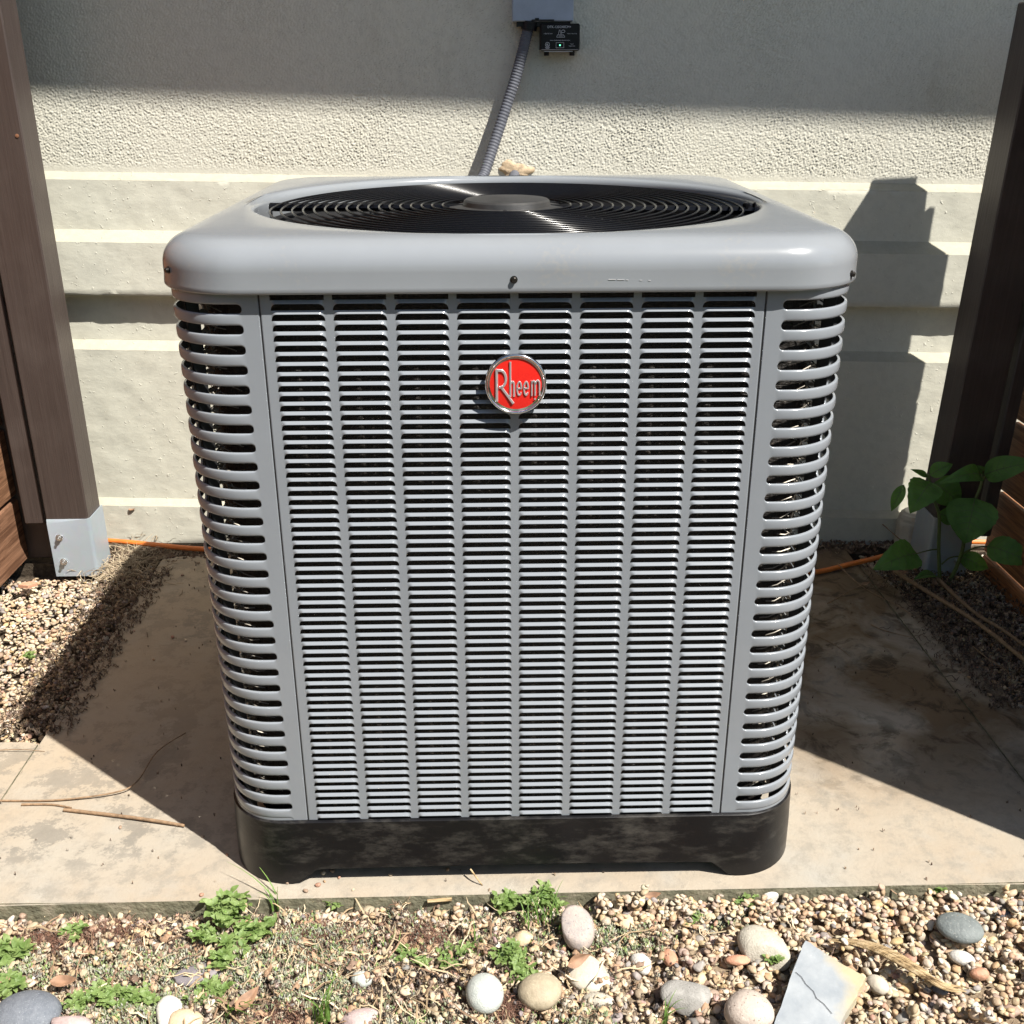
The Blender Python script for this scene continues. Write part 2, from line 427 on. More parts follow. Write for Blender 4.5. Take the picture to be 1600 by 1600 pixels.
def stone_mat(name, c1, c2, speck=None, scale=60, rough=0.65):
    t = NT(name, rough, 0, 0.4)
    n = t.noise(scale, 6, 0.7); c = t.mix(t.ramp(n, [(0.35, 0.0), (0.65, 1.0)]), c1, c2)
    if speck: c = t.mix(t.ramp(t.noise(scale * 6, 3, 0.7), [(0.62, 0.0), (0.66, 0.9)]), c, speck)
    t.col(c); t.normal(t.bump(t.noise(scale * 5, 4), 0.0012)); return t.m

# ================================================================== SETTING
WR = -0.037      # the wall runs slightly closer on the right
WT = -0.0155     # and its ledges drop slightly to the right
def wall_map(x, y0, z): return (x, y0 + WR * x, z + WT * x)

def fft_noise(h, w_, dx, size, aniso=1.0, seed=0, ang=0.0):
    """band-limited noise with feature size (m)"""
    g = np.random.default_rng(seed).standard_normal((h, w_))
    ky = np.fft.fftfreq(h, dx)[:, None]; kx = np.fft.rfftfreq(w_, dx)[None, :]
    a = kx * math.cos(ang) + ky * math.sin(ang); b = -kx * math.sin(ang) + ky * math.cos(ang)
    k = np.sqrt((a * aniso) ** 2 + b ** 2) * size
    f = np.fft.rfft2(g) * np.exp(-(k - 0.8) ** 2 * 3.0)
    r = np.fft.irfft2(f, s=(h, w_)); return r / r.std()

house = empty('house', (0, 1.4, 0), 'cream rendered house wall with stepped mouldings behind the air conditioner', 'house')
def hpart(name, me, m):
    o = link(name, me, m, house); o.location = (0, -1.4, 0); return o
def build_wall():
    # rough upper render, real relief
    dx = 0.0018
    xs = np.arange(-1.32, 1.36, dx); zs = np.arange(0.95, 1.40, dx)
    h = fft_noise(len(zs), len(xs), dx, 0.0050, 1.0, 3)
    h2 = fft_noise(len(zs), len(xs), dx, 0.0050, 1.4, 4, 0.6)
    h3 = fft_noise(len(zs), len(xs), dx, 0.016, 1.0, 9)
    big = fft_noise(len(zs), len(xs), dx, 0.30, 1.0, 5)
    H = np.clip(h * 0.55 + h2 * 0.6 + h3 * 0.25, -1.2, 1.7) * 0.00072 * np.clip(1.0 + 0.12 * big, 0.7, 1.3)
    zg = np.minimum(1.0, np.clip((zs - 0.955) / 0.02, 0.15, 1))[:, None]
    X, Z = np.meshgrid(xs, zs)
    Y = 1.390 + WR * X - H * zg
    V = np.stack([X, Y, Z + WT * X], -1).reshape(-1, 3)
    n, m_ = len(zs), len(xs)
    i = np.arange(n - 1)[:, None] * m_ + np.arange(m_ - 1)[None, :]
    F = np.stack([i, i + 1, i + m_ + 1, i + m_], -1).reshape(-1, 4)
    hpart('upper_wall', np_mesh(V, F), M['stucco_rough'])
    # wall continuing above, left and right
    b = MB()
    def quad(x0, x1, z0, z1, y=1.390):
        b.add([wall_map(x0, y, z0), wall_map(x1, y, z0), wall_map(x1, y, z1), wall_map(x0, y, z1)], [(0, 1, 2, 3)])
    quad(-1.32, 1.357, 1.398, 3.6)
    for x0, x1 in ((-6, -1.32), (1.357, 6)): quad(x0, x1, 0.95, 3.6)
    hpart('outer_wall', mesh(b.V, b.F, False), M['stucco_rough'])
    # moulded lower part as one profile swept along the wall
    prof = []
    def seg(pts, n):
        for k in range(n): 
            t = k / n; prof.append((pts[0][0] * (1 - t) + pts[1][0] * t, pts[0][1] * (1 - t) + pts[1][1] * t))
    P = [(1.392, 0.953), (1.388, 0.949), (1.374, 0.939), (1.370, 0.934), (1.370, 0.814), (1.365, 0.8095), (1.341, 0.7915), (1.336, 0.788), (1.335, 0.660), (1.338, 0.6555),
         (1.366, 0.657), (1.371, 0.650), (1.370, 0.533), (1.365, 0.529), (1.345, 0.516), (1.341, 0.513), (1.340, 0.099), (1.336, 0.0955), (1.324, 0.0865), (1.320, 0.083), (1.320, -0.06)]
    for a, c in zip(P[:-1], P[1:]):
        L = math.hypot(a[0] - c[0], a[1] - c[1]); seg((a, c), max(1, int(L / 0.012)))
    prof.append(P[-1])
    xs2 = np.concatenate([np.linspace(-6, -1.35, 8)[:-1], np.arange(-1.35, 1.40, 0.012), np.linspace(1.40, 6, 8)])
    pr = np.array(prof)
    A = fft_noise(len(pr), len(xs2), 0.012, 0.09, 1, 11) * 0.0004 + fft_noise(len(pr), len(xs2), 0.012, 0.035, 1, 12) * 0.00025
    X, Yp = np.meshgrid(xs2, pr[:, 0]); Zp = np.repeat(pr[:, 1][:, None], len(xs2), 1)
    V = np.stack([X, Yp + WR * X + A, Zp + WT * X + A[::-1] * 0.3], -1).reshape(-1, 3)
    n, m_ = len(pr), len(xs2)
    i = np.arange(n - 1)[:, None] * m_ + np.arange(m_ - 1)[None, :]
    F = np.stack([i, i + m_, i + m_ + 1, i + 1], -1).reshape(-1, 4)
    me = np_mesh(V, F); me.set_sharp_from_angle(angle=R(36))
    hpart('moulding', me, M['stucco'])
    # eaves: its lower front edge throws the soft shadow on the wall
    Le = 2.2
    ye = 1.40 - Le * 0.45; ze = 1.082 + Le
    b = MB()
    def tilt(v):
        x = v[0] - 1.21      # the sun crosses 1.2 m sideways on its way from eave to wall
        return (v[0], v[1] + WR * x, v[2] - 0.032 * x)
    V = [(x, y, z) for x in (-6, 6) for y, z in ((ye, ze), (ye, ze + 0.16), (1.45, ze + 0.02), (1.45, ze + 0.8))]
    V = [tilt(v) for v in V]
    b.add(V, [(0, 1, 3, 2), (4, 6, 7, 5), (0, 2, 6, 4), (0, 4, 5, 1), (1, 5, 7, 3)])
    hpart('eave', mesh(b.V, b.F, False), M['soffit'])
build_wall()

# damaged render around a pipe on the wall
def patch():
    t = empty('wall_pipe_stub', tuple(wall_map(0.04, 1.3835, 0.965)), 'orange patched hole with a grey pipe stub in the wall behind the lid', 'pipe')
    V = [(0, 0.0, 0)]; F = []; n = 40
    for rr, yy in ((0.5, 0.0002), (0.85, 0.0010), (1.0, 0.0060)):
        for k in range(n):
            a = 2 * PI * k / n
            q = rr * (1 + 0.22 * math.sin(3 * a + 1) + 0.12 * math.sin(7 * a) + 0.06 * math.sin(13 * a + 2))
            V.append((0.040 * q * math.cos(a), yy + 0.0012 + 0.0006 * math.sin(9 * a * rr + rr * 20), 0.026 * q * math.sin(a)))
    for k in range(n): F.append((0, 1 + k, 1 + (k + 1) % n))
    for r_ in range(2):
        for k in range(n): F.append((1 + r_ * n + k, 1 + (r_ + 1) * n + k, 1 + (r_ + 1) * n + (k + 1) % n, 1 + r_ * n + (k + 1) % n))
    link('sealant', mesh(V, F), M['sealant'], t)
    MB().tube([(-0.002, 0.01, -0.006), (-0.006, -0.03, -0.012), (-0.008, -0.06, -0.03)], 0.013, 12).obj('pipe', M['conduit'], t, True)
patch()

# ground sheets
def ground():
    me = mesh([(-60, -60, -0.048), (60, -60, -0.048), (60, 60, -0.048), (-60, 60, -0.048)], [(0, 1, 2, 3)], False)
    tag(link('ground', me, M['soil']), kind='structure')
    t = NT('dusty_soil', 0.97, spec=0.05)
    n = t.noise(70, 7, 0.7); t.col(t.ramp(n, [(0.3, (0.12, 0.09, 0.062)), (0.5, (0.25, 0.19, 0.13)), (0.7, (0.38, 0.30, 0.21))])); t.normal(t.bump(n, 0.006)); M['bed'] = t.m
    me = mesh([(-2, -0.8, -0.0435), (2, -0.8, -0.0435), (2, -0.02, -0.0375), (-2, -0.02, -0.0375)], [(0, 1, 2, 3)], False)
    tag(link('soil_bed', me, M['bed']), kind='structure')
ground()
def hedge():  # unseen hedge added behind the viewer to cut low sky light
    r_ = np.random.default_rng(77); n = 9000
    P = np.stack([r_.uniform(-7, 7, n), r_.normal(-4.8, 0.28, n), r_.uniform(-0.05, 2.7, n) ** 1.0], 1)
    P[:, 2] += 0.18 * np.sin(P[:, 0] * 2.1) * (P[:, 2] > 2.0)
    a = r_.standard_normal((n, 3)); a /= np.linalg.norm(a, axis=1)[:, None]
    b = np.cross(a, r_.standard_normal((n, 3))); b /= np.linalg.norm(b, axis=1)[:, None]
    s = r_.uniform(0.05, 0.13, n)[:, None]
    V = np.stack([P - a * s, P + b * s * 0.5, P + a * s, P - b * s * 0.5], 1).reshape(-1, 3)
    o = link('light_blocking_hedge', np_mesh(V, np.arange(4 * n).reshape(-1, 4), smooth=False), M['leaf']); tag(o, kind='stuff')
hedge()
def slab(name, poly, top=0.0, th=0.06, label=None):
    n = len(poly)
    c = 0.004
    import bmesh
    bm = bmesh.new()
    lo = [bm.verts.new((x, y, top - th)) for x, y in poly]; hi = [bm.verts.new((x, y, top)) for x, y in poly]
    bm.faces.new(hi); sides = [bm.faces.new((lo[i], lo[(i + 1) % n], hi[(i + 1) % n], hi[i])) for i in range(n)]
    for f in sides: f.material_index = 1
    ed = [e for e in bm.edges if e.verts[0] in hi and e.verts[1] in hi]
    bmesh.ops.bevel(bm, geom=ed, offset=c, segments=2, affect='EDGES')
    bm.normal_update()
    for f in bm.faces: f.material_index = 0 if f.normal.z > 0.3 else 1
    me = bpy.data.meshes.new(name); bm.to_mesh(me); bm.free()
    me.materials.append(M['concrete']); me.materials.append(M['moss'])
    o = link(name, me); tag(o, kind='structure'); return o
def rag(x0, y0, x1, y1, n, amp, seed):
    r_ = random.Random(seed); out = []
    for k in range(n):
        t = k / n; out.append((x0 + (x1 - x0) * t + r_.uniform(-amp, amp), y0 + (y1 - y0) * t + r_.uniform(-amp, amp)))
    return out
slab('concrete_pad', [(-0.6, -0.041)] + [(0.6, -0.037), (0.928, -0.037), (0.928, 1.235)] + rag(0.9, 1.235, -0.9, 1.235, 30, 0.006, 2) + rag(-0.905, 1.235, -0.905, 0.05, 24, 0.004, 3) + [(-0.905, -0.041)])
slab('concrete_path', [(-0.9065, -0.041), (-0.9065, 0.392)] + rag(-0.93, 0.40, -2.6, 0.42, 20, 0.006, 4) + [(-2.6, -0.05)], top=-0.0015)
slab('concrete_path', [(0.9298, -0.037), (2.6, -0.03), (2.6, 0.46)] + rag(1.5, 0.44, 1.05, 0.43, 10, 0.008, 5) + rag(1.04, 0.45, 1.02, 0.80, 12, 0.007, 8) + rag(1.01, 0.82, 0.95, 1.15, 10, 0.008, 6) + [(0.9298, 1.16)], top=-0.002)

# ================================================================== AIR CONDITIONER
ac = empty('air_conditioner', (0, 0.45, 0), 'grey louvred outdoor air conditioning unit standing on the concrete pad', 'air conditioner')
OFF = (0, -0.45, 0)
def apart(name, me, m, parent=None):
    o = link(name, me, m, parent or ac)
    if parent is None: o.location = OFF
    return o
H_ = 0.45; RC = 0.086
ZB, ZT = 0.112, 0.955

def rsq(th, a, r):
    """rounded square point at angle th, half size a, corner r (centre 0,0)"""
    c, s = math.cos(th), math.sin(th)
    ac_, as_ = abs(c), abs(s)
    k = a / max(ac_, as_)
    x, y = ac_ * k, as_ * k
    b = a - r
    if x > b and y > b:
        # intersect ray with corner arc centred (b,b)
        d = b * (ac_ + as_); disc = d * d - (2 * b * b - r * r)
        k = d + math.sqrt(max(0, disc)); x, y = ac_ * k, as_ * k
    return math.copysign(x, c), math.copysign(y, s)

# ---- lid
def build_lid():
    N = 288
    A = 0.4625; RL = 0.118; HR = 0.402
    rings = []
    # inner lip (circle radii)
    for r_, z in ((HR + 0.004, 0.955), (HR + 0.0015, 0.975), (HR + 0.001, 0.990), (HR + 0.003, 0.996), (HR + 0.007, 0.9995), (HR + 0.013, 1.0008)):
        rings.append(('c', r_, z))
    rings.append(('m', 0.5, 1.0016))
    E = 0.040
    rings.append(('s', E + 0.012, 1.0014))
    rings.append(('s', E + 0.002, 1.0006))
    for k in range(1, 11):
        a = PI / 2 * k / 10
        rings.append(('s', E * (1 - math.sin(a)) , 1.0 - 0.038 * (1 - math.cos(a))))
    rings += [('s', 0.0, 0.950), ('s', -0.0008, 0.943), ('s', -0.001, 0.938), ('s', 0.0005, 0.9355), ('s', 0.003, 0.9355), ('s', 0.003, 0.950)]
    V = []
    ths = [2 * PI * (k + 0.5) / N for k in range(N)]
    for kind, p, z in rings:
        for th in ths:
            if kind == 'c': V.append((p * math.cos(th), 0.45 + p * math.sin(th), z))
            elif kind == 's':
                x, y = rsq(th, A - p, max(0.03, RL - p)); V.append((x, 0.45 + y, z))
            else:
                x, y = rsq(th, A - 0.055, RL - 0.055); rr = HR + 0.013
                cx_, cy_ = rr * math.cos(th), rr * math.sin(th)
                V.append(((x + cx_) / 2, 0.45 + (y + cy_) / 2, z))
    F = grid_faces(len(rings), N, closed_v=True, flip=True)
    me = mesh(V, F, True)
    lid = apart('lid', me, M['lid'])
    lid['label'] = 'rounded grey top cover with a round opening'
    # screws on the skirt
    def screw(px, py, yy):
        p = at(px, py, y=yy); p = Vector((p.x, p.y + 0.0, p.z))
        out = Vector((p.x * (0.9 if abs(p.x) > 0.3 else 0), -1.0 if abs(p.x) < 0.3 else -0.35, 0)).normalized()
        # push onto the lid surface
        th = math.atan2(p.y - 0.45, p.x); x, y = rsq(th, A, RL); base = Vector((x, y + 0.45, p.z))
        q = out.to_track_quat('Z', 'Y').to_matrix().to_4x4()
        b = MB(); T = Matrix.Translation(base) @ q
        b.lathe([(0.0048, -0.001), (0.0048, 0.0006), (0.0034, 0.0008), (0.0034, 0.0042), (0.0026, 0.005)], 6 if False else 12, T)
        o = b.obj('screw', M['screw'], lid, True)
    screw(803, 437, -0.013); screw(277, 420, 0.045); screw(1313, 426, 0.045)
    b = MB()
    for k in range(5):
        x = 0.118 + k * 0.011 + (0.006 if k > 2 else 0)
        b.box(x, x + (0.009 if k < 2 else 0.003), -0.0131, -0.0124, 0.9515 - 0.0004 * k, 0.9521 - 0.0004 * k)
    b.obj('scratch', M['scratch'], lid)
build_lid()

# ---- fan grille
def build_grille():
    g = empty('fan_grille'); g.parent = ac; g.location = (0, 0, 0.989)
    def torus(r_, wr, n=120, m_=8):
        V = []
        for i in range(n):
            a = 2 * PI * i / n
            for j in range(m_):
                b = 2 * PI * j / m_
                V.append(((r_ + wr * math.cos(b)) * math.cos(a), (r_ + wr * math.cos(b)) * math.sin(a), wr * math.sin(b)))
        return mesh(V, grid_faces(n, m_, True, True))
    n = 17
    for k in range(n):
        r_ = 0.380 - k * 0.0172
        link('ring', torus(r_, 0.0019), M['black_wire'], g, (0, 0, 0.0025 * (k / n)))
    for a in (-3, 87, 171, 267):
        c, s = math.cos(R(a)), math.sin(R(a))
        b = MB(); rr = 0.408 if a in (-3, 171) else 0.404
        b.tube([(c * 0.05, s * 0.05, -0.004), (c * rr, s * rr, -0.0065)], 0.0070, 8)
        b.obj('arm', M['black_wire'], g, True)
    for a in (42, 129, 222, 309):
        c, s = math.cos(R(a)), math.sin(R(a))
        b = MB(); b.tube([(c * 0.05, s * 0.05, -0.004), (c * 0.383, s * 0.383, -0.0055)], 0.0026, 8); b.obj('arm', M['black_wire'], g, True)
    b = MB(); b.lathe([(0.0, -0.008), (0.094, -0.008), (0.0955, -0.004), (0.094, -0.001), (0.072, 0.002), (0.070, 0.009), (0.067, 0.0115), (0.052, 0.013), (0.0, 0.0135)], 64)
    b.obj('hub', M['black_hub'], g, True, 30)
    b = MB()
    for a, r_ in ((-3, 0.398),):
        c, s = math.cos(R(a)), math.sin(R(a))
        for k in (-1, 1): b.lathe([(0.006, -0.008), (0.006, 0.004), (0.004, 0.006)], 10, Matrix.Translation((c * r_ - k * 0.008, s * r_, 0)))
    b.obj('clip', M['black_wire'], g, True)
    # shroud and fan inside
    b = MB(); N = 72
    V = []
    for r_, z in ((0.4025, 0.965), (0.398, 0.94), (0.385, 0.90), (0.383, 0.84)):
        for k in range(N):
            a = 2 * PI * k / N; V.append((r_ * math.cos(a), 0.45 + r_ * math.sin(a), z))
    apart('shroud', mesh(V, grid_faces(4, N, closed_v=True)), M['dark_inside'])
    f = empty('fan'); f.parent = ac; f.location = (0, 0, 0.88)
    MB().lathe([(0.0, -0.16), (0.07, -0.16), (0.075, -0.15), (0.075, 0.02), (0.05, 0.04), (0, 0.04)], 32).obj('motor', M['dark_inside'], f, True)
    for q in range(3):
        V = []; nu, nv = 10, 8
        for i in range(nu):
            r_ = 0.06 + 0.31 * i / (nu - 1); wd = R(36 + 22 * i / (nu - 1))
            for j in range(nv):
                u = j / (nv - 1) - 0.5; a = q * 2 * PI / 3 + u * wd + 0.25 * i / nu
                V.append((r_ * math.cos(a), r_ * math.sin(a), -0.035 * math.sin(u * 2.2)))
        link('blade', mesh(V, grid_faces(nu, nv)), M['black_hub'], f)
build_grille()

# ---- louvred panels
PITCH_Z = 0.01329
COLS = [-0.2737 + 0.0784 * k for k in range(8)]; CW = 0.0682
ROW0 = 0.9265; NROW = 61
OPEN_H = 0.0091
def louver_geo():
    """one louvre: metal band below an opening. local: x across, z=0 at its straight upper edge, goes down to the next opening's edge"""
    xs = []
    hw = CW / 2
    c = 0.0085     # round corner of the opening
    for t in np.linspace(0, 1, 9): xs.append(-hw + c * (1 - math.cos(t * PI / 2)))
    xs += list(np.linspace(-hw + c, hw - c, 6)[1:-1])
    for t in np.linspace(0, 1, 9): xs.append(hw - c * (1 - math.cos((1 - t) * PI / 2)))
    xs = [(-hw + c * (1 - math.cos(t * PI / 2))) for t in np.linspace(0, 1, 9)] + list(np.linspace(-hw + c, hw - c, 6)[1:-1]) + [(hw - c * (1 - math.cos(t * PI / 2))) for t in np.linspace(1, 0, 9)]
    V = []; nv = 10
    band = PITCH_Z - OPEN_H
    for x in xs:
        d = hw - abs(x)
        q = min(1.0, d / c)
        h = OPEN_H * math.sqrt(max(0.0, 1 - (1 - q) ** 2)) if q < 1 else OPEN_H   # opening height below this band
        zb = -(PITCH_Z - h)
        env = min(1.0, d / 0.0075); env = env * env * (3 - 2 * env)
        for j in range(nv - 2):
            v = j / (nv - 3)
            y = -0.0036 * env * (0.35 * math.sin(v * PI * 0.5) + 0.65 * v) + 0.0008 * env * (1 - v)
            V.append((x, y, zb * v))
        V.append((x, -0.0034 * env + 0.0009, zb - 0.0002)); V.append((x, -0.0031 * env + 0.0028, zb + 0.0004))
    return V, grid_faces(len(xs), nv)
def panel_ribs(w0=0.3192, z0=ZB + 0.002, z1=ZT - 0.01):
    b = MB()
    xe = [-w0] 
    for c in COLS: xe += [c - CW / 2, c + CW / 2]
    xe += [w0]
    zl = ROW0 - NROW * PITCH_Z
    for i in range(0, len(xe), 2):
        x0, x1 = xe[i], xe[i + 1]
        b.add([(x0, 0, zl), (x1, 0, zl), (x1, 0, ROW0 + OPEN_H), (x0, 0, ROW0 + OPEN_H)], [(0, 1, 2, 3)])
    b.add([(-w0, 0, z0), (w0, 0, z0), (w0, 0, zl), (-w0, 0, zl)], [(0, 1, 2, 3)])
    b.add([(-w0, 0, ROW0 + OPEN_H), (w0, 0, ROW0 + OPEN_H), (w0, 0, z1), (-w0, 0, z1)], [(0, 1, 2, 3)])
    # folded edges
    for sx in (-1, 1):
        X = [w0, w0 + 0.0012, w0 + 0.0018, w0 + 0.0018]; Y = [0, 0.0004, 0.0016, 0.012]
        V = [(sx * X[k], Y[k], z) for k in range(4) for z in (z0, z1)]
        b.add(V, [(2 * k, 2 * k + 2, 2 * k + 3, 2 * k + 1) for k in range(3)])
    return b
def build_panels():
    V, F = louver_geo()
    lm = mesh(V, F); lm.materials.append(M['paint'])
    b = panel_ribs(); me = mesh(b.V, b.F, True, sharp=40)
    fp = apart('front_panel', me, M['paint']); fp['label'] = 'front panel pressed with eight columns of louvres'
    nind = 37
    for r_ in range(nind):
        for c in COLS: 
            o = bpy.data.objects.new('louver', lm); sc.collection.objects.link(o); o.parent = fp
            o.location = (c, 0, ROW0 - r_ * PITCH_Z)
    b = MB()
    for r_ in range(nind, NROW):
        for c in COLS: b.add([(v[0] + c, v[1], v[2] + ROW0 - r_ * PITCH_Z) for v in V], F)
    o = link('louver_rows', mesh(b.V, b.F), M['paint'], fp); o['kind'] = 'stuff'
    # the three other sides share one joined sheet
    b = panel_ribs()
    for r_ in range(0, NROW):
        for c in COLS: b.add([(v[0] + c, v[1], v[2] + ROW0 - r_ * PITCH_Z) for v in V], F)
    sm = mesh(b.V, b.F); sm.materials.append(M['side_paint'])
    for k, (nm, x, y) in enumerate((('side_panel', 0.45, 0.0), ('back_panel', 0, 0.45), ('side_panel', -0.45, 0.0))):
        o = link(nm, sm, None, ac); o.location = (x, y, 0); o.rotation_euler = (0, 0, (k + 1) * PI / 2)
build_panels()

# ---- corner panels with slots wrapping round
SP = 0.0266; NS = 30; SLOT = 0.0062; S_TOP = 0.9155
def corner_path(s, side_len):
    """s measured from x=0.3235 on the front; returns x,y,nx,ny for the +x,-y corner (front face at y=0)"""
    L1 = (H_ - RC) - 0.3235; L2 = RC * PI / 2
    if s < L1: return 0.3235 + s, 0.0, 0.0, -1.0
    if s < L1 + L2:
        a = (s - L1) / RC; return H_ - RC + RC * math.sin(a), RC - RC * math.cos(a), math.sin(a), -math.cos(a)
    return H_, RC + (s - L1 - L2), 1.0, 0.0
def build_corners():
    L1 = (H_ - RC) - 0.3235; L2 = RC * PI / 2
    yend = 0.1265; S1 = L1 + L2 + (yend - RC)     # plate end
    s_a = 0.344 - 0.3235; s_b = L1 + L2 + (0.108 - RC)   # slot ends
    ss = [s_a + SLOT * (1 - math.cos(t * PI / 2)) for t in np.linspace(0, 1, 6)] + list(np.linspace(s_a + SLOT, s_b - SLOT, 26)[1:-1]) + [s_b - SLOT * (1 - math.cos(t * PI / 2)) for t in np.linspace(1, 0, 6)]
    def bar(sx, sy):
        V = []; nv = 11
        for s in ss:
            x, y, nx, ny = corner_path(s, 0)
            d = min(s - s_a, s_b - s); q = min(1, d / SLOT); h = SLOT * math.sqrt(max(0, 1 - (1 - q) ** 2))
            hb = SP / 2 - h; env = min(1, d / 0.012); env = env * env * (3 - 2 * env)
            for j in range(nv):
                if j == 0: v, o = 1, -0.003
                elif j == nv - 1: v, o = -1, -0.003
                else:
                    v = 1 - 2 * (j - 1) / (nv - 3); o = 0.0013 * env * math.sqrt(max(0, 1 - (0.97 * v) ** 2)) - 0.0002 * env
                V.append((x + nx * o, y + ny * o, hb * v))
        V = [(sx * a, 0.45 + sy * (b - 0.45) if sy > 0 else 0.45 - (b - 0.45), c) for a, b, c in V]
        return mesh(V, grid_faces(len(ss), nv, flip=(sx * sy > 0)))
    for sx, sy in ((-1, 1), (1, 1), (-1, -1), (1, -1)):
        # solid border plates: before s_a, after s_b, above and below slots
        b = MB()
        z_hi = S_TOP + SP / 2; z_lo = S_TOP - (NS - 1) * SP - SP / 2
        def plate(s0, s1, z0, z1, n):
            V = []
            for s in np.linspace(s0, s1, n):
                x, y, nx, ny = corner_path(s, 0)
                for z in (z0, z1): V.append((x, y, z))
            b.add(V, grid_faces(n, 2, flip=False))
        plate(0.0, s_a, z_lo, z_hi, 2); plate(s_b, S1, z_lo, z_hi, 2)
        plate(0, S1, z_hi, ZT - 0.008, 40); plate(0, S1, ZB, z_lo, 40)
        # folded edge beside the front panel seam
        V = []
        for (x, y) in ((0.3235, 0.0), (0.3252 - 0.0025, 0.0012), (0.3225, 0.014)):
            for z in (ZB, ZT - 0.01): V.append((x, y, z))
        b.add(V, grid_faces(3, 2))
        V = [(sx * a, 0.45 + sy * (bb - 0.45) if sy > 0 else 0.45 - (bb - 0.45), c) for a, bb, c in b.V]
        F = b.F if sx * sy > 0 else [f[::-1] for f in b.F]
        me = mesh(V, F, True, sharp=60)
        cpn = apart('corner_panel', me, M['paint'])
        bm_ = bar(sx, sy); bm_.materials.append(M['paint'])
        if sy > 0:
            cpn['label'] = ('left' if sx < 0 else 'right') + ' front corner grille of wrapped round bars'
            for k in range(NS - 1):
                o = bpy.data.objects.new('bar', bm_); sc.collection.objects.link(o); o.parent = cpn; o.location = (0, 0, S_TOP - SP * (k + 0.5))
            # half bars that close the first and last slot
            for nm, z in (('bar', S_TOP + SP / 2), ('bar', z_lo)):
                o = bpy.data.objects.new(nm, bm_); sc.collection.objects.link(o); o.parent = cpn; o.location = (0, 0, z)
        else:
            bb = MB()
            vs = [tuple(v.co) for v in bm_.vertices]; fs = [tuple(p.vertices) for p in bm_.polygons]
            for k in range(NS + 1): bb.add([(v[0], v[1], v[2] + S_TOP + SP / 2 - SP * k) for v in vs], fs)
            o = link('bar_rows', mesh(bb.V, bb.F), M['paint'], cpn); o['kind'] = 'stuff'
build_corners()

# ---- coil, hairpins, inner base
def build_coil():
    N = 160; V = []
    for z in (0.10, 0.945):
        for k in range(N):
            x, y = rsq(2 * PI * (k + .5) / N, 0.416, 0.066); V.append((x, 0.45 + y, z))
    coil = apart('coil', mesh(V, grid_faces(2, N, closed_v=True, flip=True)), M['coil'])
    for q in range(4):
        T = Matrix.Translation((0, 0.45, 0)) @ Matrix.Rotation(q * PI / 2, 4, 'Z')
        for sg in (-1, 1):  # dark strips added behind the seams so no daylight shows through
            o_ = MB().box(sg * 0.3225 - 0.006, sg * 0.3225 + 0.006, -0.4488, -0.4470, 0.115, 0.945, M=T).obj('seam_light_stop', M['dark_inside'], ac); o_.location = OFF
    V = []
    for z in (0.10, 0.945):
        for k in range(N):
            x, y = rsq(2 * PI * (k + .5) / N, 0.36, 0.05); V.append((x, 0.45 + y, z))
    link('inner_lining', mesh(V, grid_faces(2, N, closed_v=True)), M['dark_inside'], coil)
    for sx in (-1, 1):  # plate added inside each front corner, stops sun leaking through the slots
        b = MB()
        x0, y0_, x1, y1_ = sx * 0.409, 0.041, sx * 0.4215, 0.0295
        b.add([(x, y + d, z) for (x, y) in ((x0, y0_), (x1, y1_)) for d in (0, 0.002) for z in (0.11, 0.945)], [(0, 4, 5, 1), (2, 3, 7, 6), (0, 1, 3, 2), (4, 6, 7, 5), (1, 5, 7, 3), (0, 2, 6, 4)])
        b.obj('light_baffle', M['dark_inside'], ac).location = OFF
    b = MB()
    for sx in (-1, 1):
        for k in range(60):
            z = 0.125 + k * PITCH_Z
            ph = random.uniform(-0.3, 0.3)
            for q in (0, 1):
                cx_, cy_ = sx * (0.408 - q * 0.012), 0.052 + q * 0.008
                pts = []
                for t in np.linspace(-0.2, 1.15, 7):
                    a = t * PI
                    pts.append((cx_ + sx * 0.007 * math.sin(a), cy_ - 0.006 * math.sin(a + ph), z + 0.0085 * math.cos(a) + 0.003 * q))
                b.tube(pts, 0.0016, 5)
            # ragged fin ends
            for q in range(4):
                a0 = Vector((sx * random.uniform(0.388, 0.405), 0.044 + random.uniform(-0.004, 0.006), z + random.uniform(0, 0.01)))
                b.tube([a0, a0 + Vector((sx * random.uniform(0.002, 0.006), random.uniform(-0.006, 0.002), random.uniform(-0.006, 0.006)))], 0.0009, 4)
            for q in range(1):
                x0 = random.uniform(0.362, 0.38)
                b.tube([(sx * x0, 0.0345, z + random.uniform(-.004, .004)), (sx * (x0 + 0.012), 0.033, z + 0.003), (sx * (x0 + 0.028), 0.040, z + random.uniform(0.004, 0.010))], 0.0009, 4)
    o = b.obj('fin_ends', M['aluminium'], coil, True); o['kind'] = 'stuff'
build_coil()

